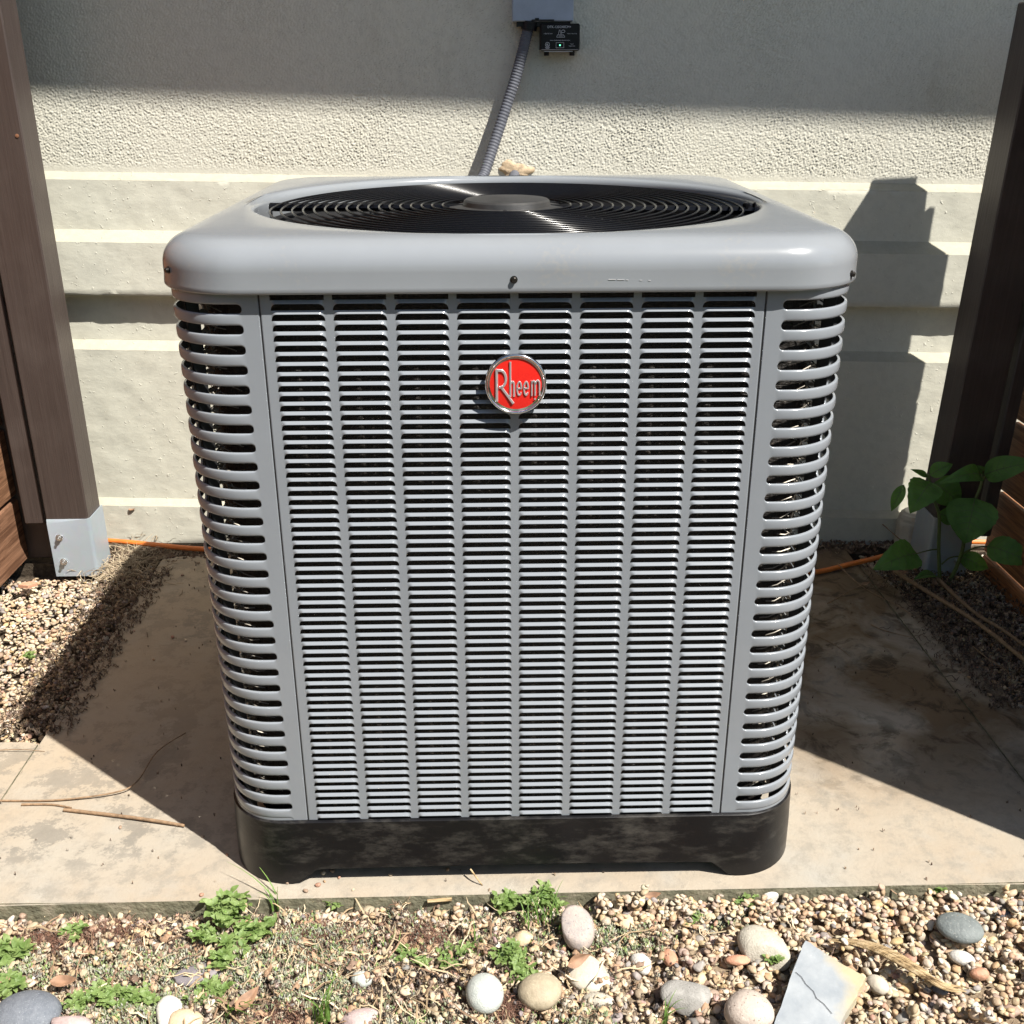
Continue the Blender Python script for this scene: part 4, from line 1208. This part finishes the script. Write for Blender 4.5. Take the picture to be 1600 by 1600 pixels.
stone(1335, 1425, 0.020, 0.012, 0.010, 0.0, 'pinkish stone above the splintered stick', SM['mauve'], 0.3, 0.0, 28)
stone(1530, 1522, 0.014, 0.010, 0.009, 0.0, 'rust red pebble on the right of the gravel', SM['rust'], 0.2, 0.0, 29)
stone(575, 1424, 0.011, 0.008, 0.007, 0.4, 'yellow-green pebble below the pad edge', SM['olive'], 0.0, 0.0, 30)
stone(1462, 1540, 0.02, 0.009, 0.006, -0.9, 'narrow dark slate shard under the stick', SM['blue'], 0.1, 0.2, 31, amp=0.2)

# slate piece
def slate_piece():
    pts = [(1258, 1470), (1300, 1497), (1352, 1524), (1338, 1556), (1312, 1600), (1296, 1640), (1200, 1640), (1214, 1590), (1240, 1518)]
    zt_ = 0.004
    W_ = [at(x, y, z=zt_) for x, y in pts]
    o0 = Vector((sum(p.x for p in W_) / len(W_), sum(p.y for p in W_) / len(W_), zt_))
    import bmesh
    bm = bmesh.new()
    r_ = random.Random(5)
    ring = []
    for i in range(len(W_)):
        a, c = W_[i], W_[(i + 1) % len(W_)]
        for k in range(5):
            p = a.lerp(c, k / 5); ring.append((p.x - o0.x + r_.uniform(-.0012, .0012), p.y - o0.y + r_.uniform(-.0012, .0012)))
    hi = [bm.verts.new((x, y, 0)) for x, y in ring]; lo = [bm.verts.new((x * 1.03, y * 1.03, -0.016)) for x, y in ring]
    bm.faces.new(hi); n = len(ring)
    for i in range(n): bm.faces.new((lo[i], lo[(i + 1) % n], hi[(i + 1) % n], hi[i]))
    bmesh.ops.bevel(bm, geom=[e for e in bm.edges if e.verts[0].co.z > -0.001 and e.verts[1].co.z > -0.001], offset=0.0012, segments=1, affect='EDGES')
    bmesh.ops.recalc_face_normals(bm, faces=bm.faces)
    me = bpy.data.meshes.new('slate'); bm.to_mesh(me); bm.free()
    o = link('slate_piece', me, M['slate']); o.location = o0; o.rotation_euler = (R(1.0), R(1.5), 0)
    tag(o, 'pointed blue-grey slate piece with yellow edges lying on gravel', 'slate')
    b = MB()
    cr = [at(x, y, z=zt_ + 0.0014) - o0 for x, y in ((1243, 1520), (1252, 1527), (1259, 1538), (1271, 1549), (1276, 1560), (1287, 1568), (1300, 1583))]
    b.tube(cr, 0.0004, 5)
    b.obj('crack', M['dark_inside'], o)
slate_piece()
# splintered stick
def stick():
    ctl = [at(x, y, z=z) for x, y, z in ((1295, 1468, -0.012), (1340, 1474, -0.004), (1385, 1490, 0.002), (1430, 1515, 0.002), (1470, 1540, -0.002), (1505, 1548, -0.010))]
    P = smooth_path(ctl, 6); o0 = P[0].copy(); b = MB(); r_ = random.Random(3)
    for k in range(26):
        ph, rad = r_.uniform(0, 6.28), r_.uniform(0, 1) ** 0.5
        a, c = r_.randint(0, 8), r_.randint(len(P) - 10, len(P)); 
        pts = []
        for i in range(a, max(c, a + 3)):
            i = min(i, len(P) - 1); t = i / len(P); ww = 0.0085 * (0.35 + math.sin(min(1, t * 1.3) * PI * 0.7))
            pts.append(P[i] - o0 + Vector((0.35 * math.cos(ph) * ww * rad, math.cos(ph + t) * ww * rad, 0.45 * math.sin(ph) * ww * rad + 0.001)))
        q = [0.0022 * (0.3 + 0.7 * math.sin(PI * (j + 0.4) / (len(pts) + 0.3))) for j in range(len(pts))]
        b.tube(pts, q, 5)
    o = b.obj('stick', M['stick'], None, True, 50); o.location = o0
    tag(o, 'splintered yellowish stick lying right of the slate piece', 'stick')
stick()

# ================================================================== VEGETATION
def leaf_mesh(B, T, width, nrm, bend=0.15, fold=0.12, nu=10, nv=7, shape=0.42, serr=0.0, curl=0.0, heart=False):
    B, T, nrm = Vector(B), Vector(T), Vector(nrm).normalized()
    d = T - B; Ln = d.length; d.normalize(); lat = d.cross(nrm).normalized(); up = lat.cross(d).normalized()
    V = []
    for i in range(nu):
        t = i / (nu - 1)
        if heart: wv = (math.sin(PI * min(1, t ** 0.62)) ** 0.75) 
        else: wv = math.sin(PI * t ** (0.75 if shape < 0.5 else 1.0)) ** 0.9
        if i == 0 or i == nu - 1: wv = 0.02
        wv *= 1 + serr * (0.5 if i % 2 else -0.5)
        c = B + d * (Ln * t) + up * (Ln * bend * math.sin(PI * t)) 
        for j in range(nv):
            u = 2 * j / (nv - 1) - 1
            p = c + lat * (u * wv * width / 2) + up * (abs(u) * fold * width * wv - curl * width * u * u * t + 0.02 * width * math.sin(7 * t + 5 * u))
            V.append(p)
    return V, grid_faces(nu, nv)
def big_plant():
    base = at(1476, 908, z=-0.005)
    t = empty('leafy_plant', base, 'young plant with large shaded green leaves in front of the right post', 'plant')
    L = Matrix.Translation(-base)
    def c(x, y): return 1360 + x / 6.667, 690 + y / 6.667
    def W_(x, y, yy): px, py = c(x, y); return at(px, py, y=yy)
    Y0 = base.y
    def stem(pts, r0, r1, name='stem'):
        P = smooth_path([W_(x, y, yy) for x, y, yy in pts], 6)
        b = MB(); b.tube(P, [r0 + (r1 - r0) * i / len(P) for i in range(len(P))], 10)
        b.V = [tuple(L @ Vector(v)) for v in b.V]; return b.obj(name, M['stem'], t, True)
    stem([(722, 1460, Y0), (712, 1100, Y0), (716, 780, Y0 - .01), (665, 610, Y0 - .01), (625, 440, Y0 - .015), (600, 345, Y0 - .015)], 0.0046, 0.0028)
    stem([(800, 1500, Y0 + .01), (900, 1300, Y0), (965, 1100, Y0 - .01), (985, 900, Y0 - .02), (1090, 620, Y0 - .02), (1160, 420, Y0 - .02), (1168, 300, Y0 - .02)], 0.0052, 0.003)
    stem([(712, 1118, Y0), (600, 1135, Y0 - .03), (470, 1170, Y0 - .06)], 0.0018, 0.0015, 'petiole')
    stem([(970, 1165, Y0 - .01), (1090, 1105, Y0 - .03), (1230, 1092, Y0 - .04)], 0.0025, 0.0018, 'petiole')
    stem([(745, 1275, Y0), (830, 1210, Y0 + .02), (930, 1195, Y0 + .03)], 0.002, 0.0015, 'petiole')
    stem([(1165, 410, Y0 - .02), (1210, 350, Y0 - .03), (1250, 320, Y0 - .04)], 0.0025, 0.0018, 'petiole')
    cv = Vector((-0.45, -1.0, 0.75))
    def leaf(b0, t0, wpx, yb, yt, **k):
        B, T = W_(b0[0], b0[1], Y0 + yb), W_(t0[0], t0[1], Y0 + yt)
        width = wpx / 6.667 / 640
        nrm = k.pop('n', cv)
        V, F = leaf_mesh(B, T, width, nrm, nu=16, nv=11, **k)
        V = [L @ v for v in V]
        o = link('leaf', mesh(V, F), M['leaf'], t)
        nu, nv = 16, 11; vb = MB(); off = cv.normalized() * 0.0004; G_ = lambda i, j: Vector(V[i * nv + j]) + off
        vb.tube([G_(i, 5) for i in range(nu)], [0.0011 * (1 - 0.8 * i / nu) for i in range(nu)], 5)
        for i in range(2, 12, 2):
            for sg in (-1, 1):
                vb.tube([G_(i, 5), G_(i + 1, 5 + sg * 2), G_(min(15, i + 2), 5 + sg * 4)], [0.0005, 0.0004, 0.0002], 4)
        vb.obj('vein', M['stem'], o, True)
        return o
    leaf((595, 365), (415, 288), 66, -.02, -.03, bend=0.1)
    leaf((620, 350), (858, 235), 165, -.01, -.02, bend=0.18)
    leaf((1150, 375), (703, 440), 190, -.03, -.08, bend=0.30)
    leaf((628, 425), (415, 748), 340, -.02, -.07, bend=0.22, heart=True, serr=0.07)
    leaf((350, 450), (218, 727), 125, -.05, -.06, bend=0.12, fold=0.2)
    leaf((660, 430), (930, 640), 330, .03, .02, bend=0.12, heart=True)
    leaf((1090, 590), (985, 1060), 500, -.04, -.08, bend=0.10, heart=True, fold=0.06, serr=0.04)
    leaf((705, 745), (890, 830), 190, .01, .01, bend=0.15)
    leaf((480, 1165), (30, 1335), 340, -.06, -.12, bend=0.16, heart=True, serr=0.06)
    leaf((1215, 1088), (1680, 1270), 300, -.04, -.09, bend=0.20, heart=True, serr=0.05)
    leaf((1185, 345), (1720, 215), 260, -.04, -.09, bend=0.14, heart=True)
    leaf((1168, 320), (1112, 248), 75, -.03, -.04)
    leaf((930, 1195), (1230, 1330), 210, .03, .0, bend=0.12)
    leaf((700, 1410), (450, 1440), 130, .0, -.05, bend=0.12, n=(0, -0.3, 1))
big_plant()

def twig(pts, r0, label, name='twig', m='twig', r1=None, cat='twig'):
    P = smooth_path(pts, 6); o0 = Vector(P[0]); b = MB()
    r1 = r0 * 0.5 if r1 is None else r1
    b.tube([p - o0 for p in P], [r0 + (r1 - r0) * i / len(P) + random.uniform(-.06, .06) * r0 for i in range(len(P))], 7)
    o = b.obj(name, M[m], None, True, 60); o.location = o0; tag(o, label, cat); return o
twig([at(1398, 893, z=0.03), at(1450, 925, z=0.014), at(1530, 975, z=0.01), at(1605, 1035, z=0.012)], 0.0055, 'thicker fallen brown twig running from the plant to the right edge', r1=0.005)
twig([at(1466, 905, z=0.012), at(1520, 955, z=0.006), at(1575, 990, z=0.006), at(1640, 1040, z=0.006)], 0.0052, 'second brown twig beside the plant foot, right of the first', r1=0.004)
twig([at(1379, 819, z=0.06), at(1410, 846, z=0.03), at(1432, 862, z=0.02)], 0.0016, 'thin black twig standing up by the pale pipe end')
twig([at(1308, 880, z=0.03), at(1345, 915, z=0.004), at(1400, 945, z=0.004), at(1427, 962, z=0.003)], 0.0014, 'thin straight twig on the pad right of the unit')
twig([at(1293, 943, z=0.003), at(1325, 925, z=0.008), at(1350, 912, z=0.012)], 0.0012, 'short twig under the curled leaf on the pad')
twig([at(1361, 976, z=0.003), at(1378, 984, z=0.003), at(1400, 990, z=0.003), at(1425, 996, z=0.003)], 0.0011, 'dark hair-thin twig in the middle of the right shaded pad')
twig([at(1273, 992, z=0.002), at(1305, 1008, z=0.002), at(1330, 1027, z=0.002)], 0.0008, 'faint thin twig close to the unit on the shaded pad')
twig([at(1508, 917, z=0.02), at(1525, 900, z=0.035), at(1545, 888, z=0.04), at(1562, 886, z=0.04)], 0.0013, 'pale arching twig over the gravel right of the plant')
twig([at(1520, 1010, z=0.01), at(1545, 1030, z=0.012), at(1575, 1050, z=0.014), at(1578, 1072, z=0.01)], 0.0012, 'yellow curved straw on the shaded right gravel')
twig([at(0, 1251, z=0.003), at(90, 1250, z=0.004), at(180, 1238, z=0.008), at(215, 1220, z=0.01), at(245, 1175, z=0.012), at(290, 1145, z=0.006)], 0.0018, 'long thin vine twig curving from the left edge into the shadow')
twig([at(100, 1265, z=0.004), at(180, 1274, z=0.005), at(240, 1282, z=0.006), at(288, 1290, z=0.004)], 0.0034, 'straight reddish brown twig on the sunlit pad at left', r1=0.0026)
twig([at(34, 1257, z=0.003), at(80, 1257, z=0.003), at(112, 1262, z=0.003)], 0.0024, 'short brown twig left of the longer straight one')
twig([at(0, 1172, z=0.003), at(35, 1171, z=0.005), at(70, 1174, z=0.002)], 0.0010, 'thin dark stem at the left edge by the gravel corner')
twig([at(735, 1358, z=0.02), at(745, 1372, z=0.012), at(760, 1392, z=-0.01)], 0.0016, 'pale straw propped against the pad edge under the unit', m='stick')
twig([at(668, 1408, z=-0.006), at(706, 1405, z=-0.006)], 0.0030, 'short pale stem lying along the pad edge', m='stick', r1=0.003)

def curled_leaf(px, py, z, size, yaw, label, m='dead_leaf'):
    p = at(px, py, z=z); V, F = leaf_mesh((-size, 0, 0), (size, 0, size * 0.3), size * 0.9, (0.2, 0, 1), bend=-0.15, fold=0.25, nu=10, nv=7)
    o = link('dead_leaf', mesh(V, F), M[m]); o.location = p; o.rotation_euler = (0.3, 0, yaw); tag(o, label, 'leaf'); return o
curled_leaf(1352, 912, 0.010, 0.012, 0.3, 'curled dry leaf on the shaded pad right of the unit')
o = curled_leaf(903, 1500, 0.016, 0.019, 0.75, 'brown leaf standing up against the cream stone'); o.rotation_euler = (1.0, 0.0, 0.6)
curled_leaf(1015, 1400, -0.005, 0.018, 0.1, 'reddish dead leaf against the slab edge')
curled_leaf(1405, 895, 0.004, 0.02, -0.2, 'yellowish dead leaf under the lowest plant leaf')
curled_leaf(1460, 910, 0.012, 0.016, 1.2, 'brown dead leaf at the foot of the plant')
curled_leaf(100, 1533, 0.0, 0.02, 0.0, 'pale brown papery leaf at the left among weeds')
curled_leaf(386, 1562, 0.004, 0.022, 1.0, 'tan curled leaf at the bottom right of the weeds')
curled_leaf(206, 793, 0.0, 0.01, 0.0, 'tiny dry leaf stuck to the wall ledge').location = at(206, 796, y=1.355)

# leafy weeds
def weed(px, py, spread, hgt, n, ls, label, m='weed', z=-0.02, seed=0):
    r_ = random.Random(seed); base = at(px, py, z=z)
    t = empty('weed', base, label, 'weed')
    sb = MB(); lb = MB()
    for k in range(n):
        a = r_.uniform(0, 2 * PI); rr = spread * 1.15 * math.sqrt(r_.random()); h = hgt * r_.uniform(0.4, 1.0) * (1 - 0.4 * rr / spread)
        p0 = Vector((rr * 0.35 * math.cos(a), rr * 0.35 * math.sin(a), 0)); p2 = Vector((rr * math.cos(a), rr * math.sin(a) * 0.8, h))
        P = [p0, (p0 + p2) / 2 + Vector((0, 0, h * 0.25)), p2]
        P = smooth_path(P, 3)
        sb.tube(P, 0.0007, 4)
        nl = r_.randint(3, 6)
        for q in range(nl):
            t_ = 0.35 + 0.65 * q / (nl - 1); c = P[min(len(P) - 1, int(t_ * (len(P) - 1)))]
            for sgn in (-1, 1):
                aa = r_.uniform(0, 2 * PI); s = 1.3 * ls * r_.uniform(0.6, 1.15)
                d = Vector((math.cos(aa), math.sin(aa), r_.uniform(0.0, 0.7))).normalized()
                V, F = leaf_mesh(c, c + d * s, s * 0.55, (r_.uniform(-.4, .4), r_.uniform(-.5, .3), 1), bend=0.08, fold=0.12, nu=6, nv=3)
                lb.add(V, F)
    o = sb.obj('stem', M['stem'], t, True); o2 = link('foliage', mesh(lb.V, lb.F), M[m], t)
    o2['kind'] = 'stuff'; return t
G = 'small weeds in the front gravel'
weed(352, 1440, 0.038, 0.055, 24, 0.012, 'bright green leafy weed at the pad edge left of the unit foot', seed=1)
weed(402, 1462, 0.030, 0.030, 20, 0.010, 'low leafy weed right beside the tallest weed', seed=2)
weed(355, 1497, 0.030, 0.030, 22, 0.010, 'leafy weed just above the purple-grey shale plate', seed=3)
weed(318, 1470, 0.025, 0.025, 14, 0.009, 'small pale weed left of the tallest weed', seed=4)
weed(12, 1500, 0.030, 0.030, 24, 0.012, 'green weed at the left edge of the gravel', seed=5)
weed(8, 1548, 0.024, 0.022, 16, 0.010, 'yellow-green weed above the blue-grey cobble', seed=6)
weed(115, 1462, 0.016, 0.018, 10, 0.009, 'little weed on the left below the pad edge', seed=7)
weed(150, 1565, 0.034, 0.016, 22, 0.009, 'flat creeping weed right of the blue-grey cobble', seed=8)
weed(215, 1565, 0.030, 0.018, 22, 0.009, 'flat creeping weed at the bottom left middle', seed=9)
weed(330, 1560, 0.026, 0.024, 16, 0.009, 'small weed beside the white quartz chip', seed=10)
weed(795, 1420, 0.022, 0.035, 16, 0.010, 'leafy weed left of the grass tuft below the unit', seed=11)
weed(850, 1415, 0.030, 0.032, 22, 0.010, 'leafy weed inside the grass tuft by the granite cobble', seed=12)
weed(800, 1500, 0.026, 0.030, 26, 0.008, 'light green weed above the mint-white cobble', seed=13)
weed(815, 1530, 0.020, 0.026, 18, 0.008, 'light green weed touching the olive stone', seed=14)
weed(715, 1500, 0.030, 0.015, 18, 0.007, 'sparse low weed in the litter under the unit centre', seed=15)
weed(640, 1500, 0.030, 0.013, 14, 0.007, 'very low weed in the litter left of centre', seed=16)
weed(1170, 1415, 0.018, 0.016, 14, 0.006, 'tiny weed right of the chalky lump', seed=17)
weed(1085, 1440, 0.016, 0.015, 10, 0.006, 'tiny weed in the gravel middle', seed=18)
weed(1465, 1395, 0.012, 0.024, 7, 0.009, 'single small weed against the slab edge at right', seed=19)
weed(1208, 1505, 0.010, 0.02, 8, 0.007, 'small dull weed in front of the porous cobble', seed=20)
weed(520, 1415, 0.012, 0.022, 7, 0.009, 'single weed under the unit foot right side', seed=21)
weed(48, 1030, 0.015, 0.02, 12, 0.007, 'tiny green weed in the left gravel at the shadow edge', seed=22, z=-0.005)

def grass(px, py, n, hgt, spread, label, z=-0.02, seed=0, wd=0.0022, lean=(0, 0)):
    r_ = random.Random(seed); base = at(px, py, z=z); b = MB()
    for k in range(n):
        a = r_.uniform(0, 2 * PI); h = hgt * r_.uniform(0.5, 1.0); out = h * r_.uniform(0.1, 0.8)
        p0 = Vector((r_.uniform(-1, 1) * spread, r_.uniform(-1, 1) * spread, 0))
        d = Vector((math.cos(a) + lean[0], math.sin(a) + lean[1], 0)); V = []; n_ = 7
        lat = Vector((-d.y, d.x, 0)).normalized()
        for i in range(n_):
            t = i / (n_ - 1); c = p0 + d * (out * t * t) + Vector((0, 0, h * (t - 0.35 * t ** 3)))
            ww = wd * (1 - t ** 1.5) * 0.5 + 0.0001
            for u in (-1, 0, 1): V.append(c + lat * (u * ww) + Vector((0, 0, -abs(u) * ww * 0.5)))
        b.add(V, grid_faces(n_, 3))
    o = link('grass_tuft', mesh(b.V, b.F), M['grass']); o.location = base; tag(o, label, 'grass'); return o
grass(850, 1430, 46, 0.060, 0.030, 'bright green grass tuft left of the granite cobble', seed=1)
grass(500, 1600, 16, 0.085, 0.012, 'long-bladed grass clump at the bottom left of centre', seed=2, wd=0.0035)
grass(1038, 1600, 7, 0.060, 0.005, 'thin grass sprout at the bottom between grey stone and cream stone', seed=3, wd=0.003)
grass(432, 1420, 5, 0.085, 0.006, 'few long grass blades rising in front of the unit foot', seed=4, wd=0.003, lean=(-0.8, 0.4))
grass(360, 1588, 6, 0.075, 0.01, 'long lying grass blades near the quartz chip', seed=5, wd=0.003, lean=(1.5, 0))
grass(745, 1470, 7, 0.04, 0.015, 'short thin grass in the litter below the unit', seed=6)
grass(620, 1480, 6, 0.035, 0.02, 'sparse short grass left of the short thin one', seed=7)

# dry straw, dark crumbs and fine grey-green ground cover, nobody could count them
def ribbons(name, n, region, lens, wd, cols, seed, hfun, tube=False, lift=0.002, curve=0.3):
    r_ = np.random.default_rng(seed); Vs = []; Fs = []; Cs = []; off = 0; cols = np.array(cols)
    k = 0
    while k < n:
        x, y = region(r_)
        if x is None: continue
        k += 1
        L_ = r_.uniform(*lens); a = r_.uniform(0, 2 * PI); cur = r_.normal(0, curve); w_ = wd * r_.uniform(0.5, 1.3)
        z = hfun(x, y) + lift + abs(r_.normal(0, 0.0015)); tl = r_.normal(0, 0.18)
        n_ = 6; t = np.linspace(0, 1, n_) - 0.5
        aa = a + cur * t * 2
        px = x + np.cumsum(np.cos(aa)) * L_ / n_; py = y + np.cumsum(np.sin(aa)) * L_ / n_; pz = z + t * L_ * tl + 0.003 * np.sin(t * 9 + k)
        nx_, ny_ = -np.sin(aa), np.cos(aa); ww = w_ * (1 - (2 * np.abs(t)) ** 3 * 0.8)
        V = np.empty((n_, 3, 3))
        for q, u in enumerate((-1, 0, 1)):
            V[:, q, 0] = px + nx_ * u * ww; V[:, q, 1] = py + ny_ * u * ww; V[:, q, 2] = pz + (0.8 * w_ if u == 0 else 0)
        Vs.append(V.reshape(-1, 3))
        i = np.arange(n_ - 1)[:, None] * 3 + np.arange(2)[None, :]
        Fs.append(np.stack([i, i + 1, i + 4, i + 3], -1).reshape(-1, 4) + off); off += n_ * 3
        c = cols[r_.integers(len(cols))] * r_.uniform(0.7, 1.2); Cs.append(np.repeat(c[None], n_ * 3, 0))
    o = link(name, np_mesh(np.concatenate(Vs), np.concatenate(Fs), np.clip(np.concatenate(Cs), 0, 0.9)), M['litter']); tag(o, kind='stuff'); return o
def reg_left(r_):
    x = r_.normal(-0.30, 0.28); y = r_.uniform(-0.34, -0.045)
    return (x, y) if -0.95 < x < 0.35 else (None, None)
def reg_all(r_): return r_.uniform(-0.9, 0.9), r_.uniform(-0.38, -0.05)
STRAW = [(0.52, 0.42, 0.27), (0.42, 0.31, 0.19), (0.60, 0.50, 0.35), (0.26, 0.17, 0.11)]
ribbons('dry_straw', 620, reg_left, (0.02, 0.09), 0.0013, STRAW, 31, HF, lift=0.004)
ribbons('dry_straw', 150, reg_all, (0.015, 0.06), 0.0010, STRAW, 32, HF, lift=0.003)
ribbons('dark_litter', 8500, reg_left, (0.005, 0.020), 0.0010, [(0.09, 0.065, 0.05), (0.16, 0.11, 0.085), (0.055, 0.05, 0.045), (0.24, 0.19, 0.14)], 33, HF, lift=0.001, curve=1.2)
ribbons('dark_litter', 1200, reg_all, (0.004, 0.018), 0.0007, [(0.09, 0.065, 0.05), (0.16, 0.11, 0.085), (0.055, 0.05, 0.045)], 34, HF, lift=0.001, curve=1.0)
ribbons('bark_chips', 420, reg_left, (0.010, 0.030), 0.0042, [(0.48, 0.36, 0.22), (0.34, 0.22, 0.14), (0.55, 0.45, 0.31), (0.22, 0.15, 0.11)], 44, HF, lift=0.003, curve=0.4)
patches = [(rng.normal(-0.33, 0.3), rng.uniform(-0.3, -0.08), rng.uniform(0.02, 0.06)) for _ in range(26)] + [(0.12, -0.09, 0.03), (0.17, -0.12, 0.03), (0.33, -0.07, 0.025), (-0.52, -0.24, 0.05)]
def reg_patch(r_):
    p = patches[r_.integers(len(patches))]; x, y = r_.normal(p[0], p[2]), r_.normal(p[1], p[2] * 0.6)
    return (x, y) if -0.95 < x < 0.6 and -0.38 < y < -0.05 else (None, None)
ribbons('ground_cover', 8500, reg_patch, (0.004, 0.012), 0.0012, [(0.27, 0.30, 0.19), (0.36, 0.36, 0.27), (0.19, 0.23, 0.13), (0.32, 0.33, 0.27), (0.24, 0.32, 0.12), (0.42, 0.36, 0.26)], 35, HF, lift=0.004, curve=1.5)
red = [(-0.63, -0.07, 0.035), (-0.30, -0.10, 0.035), (-0.02, -0.235, 0.018), (-0.15, -0.10, 0.03), (-0.33, -0.25, 0.025), (-0.72, -0.10, 0.02)]
def reg_red(r_):
    p = red[r_.integers(len(red))]; x, y = r_.normal(p[0], p[2]), r_.normal(p[1], p[2] * 0.5)
    return (x, y) if y < -0.05 and y > -0.38 else (None, None)
ribbons('withered_moss', 3600, reg_red, (0.008, 0.024), 0.0005, [(0.17, 0.085, 0.06), (0.12, 0.07, 0.05), (0.23, 0.13, 0.09)], 36, HF, lift=0.003, curve=1.5)
# dry grass heap at the left post and leaf litter along the wall
def reg_post(r_): return r_.normal(-0.98, 0.04), r_.normal(1.16, 0.07)
ribbons('dry_grass_heap', 420, reg_post, (0.02, 0.085), 0.0011, [(0.30, 0.24, 0.16), (0.40, 0.33, 0.23), (0.20, 0.15, 0.10)], 37, lambda x, y: 0.0 + 0.012 * math.exp(-((x + 0.98) / 0.05) ** 2), lift=0.002)
def reg_ledge(r_): return r_.uniform(-1.0, -0.88) if r_.random() < .5 else r_.normal(-0.93, 0.05), r_.uniform(0.55, 1.15)
ribbons('dry_straw', 120, reg_ledge, (0.02, 0.07), 0.0008, [(0.30, 0.22, 0.14), (0.2, 0.14, 0.09)], 38, lambda x, y: max(0.0, HL(x, y)), lift=0.002)
def reg_wall(r_): return r_.uniform(-1.05, 1.1), r_.normal(1.255, 0.022)
ribbons('leaf_litter', 1800, reg_wall, (0.006, 0.030), 0.0035, [(0.19, 0.13, 0.085), (0.11, 0.075, 0.055), (0.30, 0.24, 0.17), (0.15, 0.10, 0.07)], 39, lambda x, y: -0.004, lift=0.002, curve=0.8)
def reg_r(r_): return r_.normal(1.01, 0.045), r_.uniform(0.5, 1.15)
ribbons('leaf_litter', 420, reg_r, (0.008, 0.04), 0.0012, [(0.11, 0.075, 0.055), (0.20, 0.14, 0.10), (0.06, 0.045, 0.04)], 40, lambda x, y: max(0.0, HR_(x, y)) if x > 1.0 else 0.001, lift=0.002, curve=0.9)
def reg_pad(r_): return r_.uniform(-0.9, 0.92), r_.uniform(-0.03, 1.2)
ribbons('pad_crumbs', 380, reg_pad, (0.002, 0.009), 0.0010, [(0.10, 0.075, 0.055), (0.16, 0.11, 0.08), (0.30, 0.22, 0.15)], 41, lambda x, y: 0.0008, lift=0.0004, curve=0.8)
def reg_ls(r_): return r_.uniform(-1.02, -0.86), r_.uniform(0.42, 1.15)
ribbons('leaf_litter', 1500, reg_ls, (0.006, 0.022), 0.0016, [(0.13, 0.09, 0.065), (0.08, 0.06, 0.045), (0.2, 0.15, 0.1)], 45, lambda x, y: max(0.0, HL(x, y)) if x < -0.915 else 0.001, lift=0.002, curve=0.9)
def reg_rs(r_): return r_.uniform(0.98, 1.25), r_.uniform(0.45, 1.15)
ribbons('leaf_litter', 2200, reg_rs, (0.006, 0.024), 0.0018, [(0.10, 0.07, 0.055), (0.06, 0.045, 0.035), (0.16, 0.12, 0.085)], 46, lambda x, y: max(0.0, HR_(x, y)), lift=0.001, curve=0.9)
# a few loose pebbles on the pad and under its front edge
def loose(name, spots, seed):
    r_ = np.random.default_rng(seed); Vs = []; Fs = []; Cs = []; off = 0
    for k, (px, py, s) in enumerate(spots):
        p = at(px, py, z=0.003); W_ = SHAPES[k % 24] * np.array([s, s * 0.75, s * 0.55]); a = r_.uniform(0, 6)
        c, q = math.cos(a), math.sin(a); W_ = W_ @ np.array([[c, -q, 0], [q, c, 0], [0, 0, 1]]).T + [p.x, p.y, s * 0.5]
        Vs.append(W_); Fs.append(ICO2[1] + off); off += len(W_); Cs.append(np.repeat((pc[r_.integers(6)] * 0.95)[None], len(W_), 0))
    o = link(name, np_mesh(np.concatenate(Vs), np.concatenate(Fs), np.concatenate(Cs)), M['pebble']); tag(o, kind='stuff')
loose('loose_grit', [(188, 1292, .0042), (497, 1382, .0055), (478, 1391, .005), (552, 1389, .003), (315, 1397, .0045), (507, 1376, .003), (1518, 1035, .006), (1525, 1042, .005), (1553, 1065, .006), (1570, 1075, .007),
     (1497, 1030, .005), (1515, 1058, .006), (1500, 1050, .005), (1546, 1086, .006), (355, 1335, .003), (450, 1378, .004), (530, 1370, .004), (610, 1366, .004), (505, 1364, .006), (520, 1361, .005), (192, 893, .009), (232, 903, .006), (260, 890, .006), (285, 898, .005), (700, 1357, .004), (945, 1345, .004),
     (150, 960, .004), (210, 985, .003), (175, 1010, .003), (240, 1030, .004), (270, 995, .006), (290, 1000, .005)], 50)
# flat tile bit on the left gravel
p = at(44, 914, z=0.004)
o = MB().prism([(-0.022, -0.008), (0.004, -0.012), (0.022, 0.003), (0.004, 0.012), (-0.012, 0.008)], -0.004, 0.004).obj('tile_chip', SM['rust']); o.location = p
tag(o, 'flat reddish tile chip on the sunlit left gravel', 'tile chip')
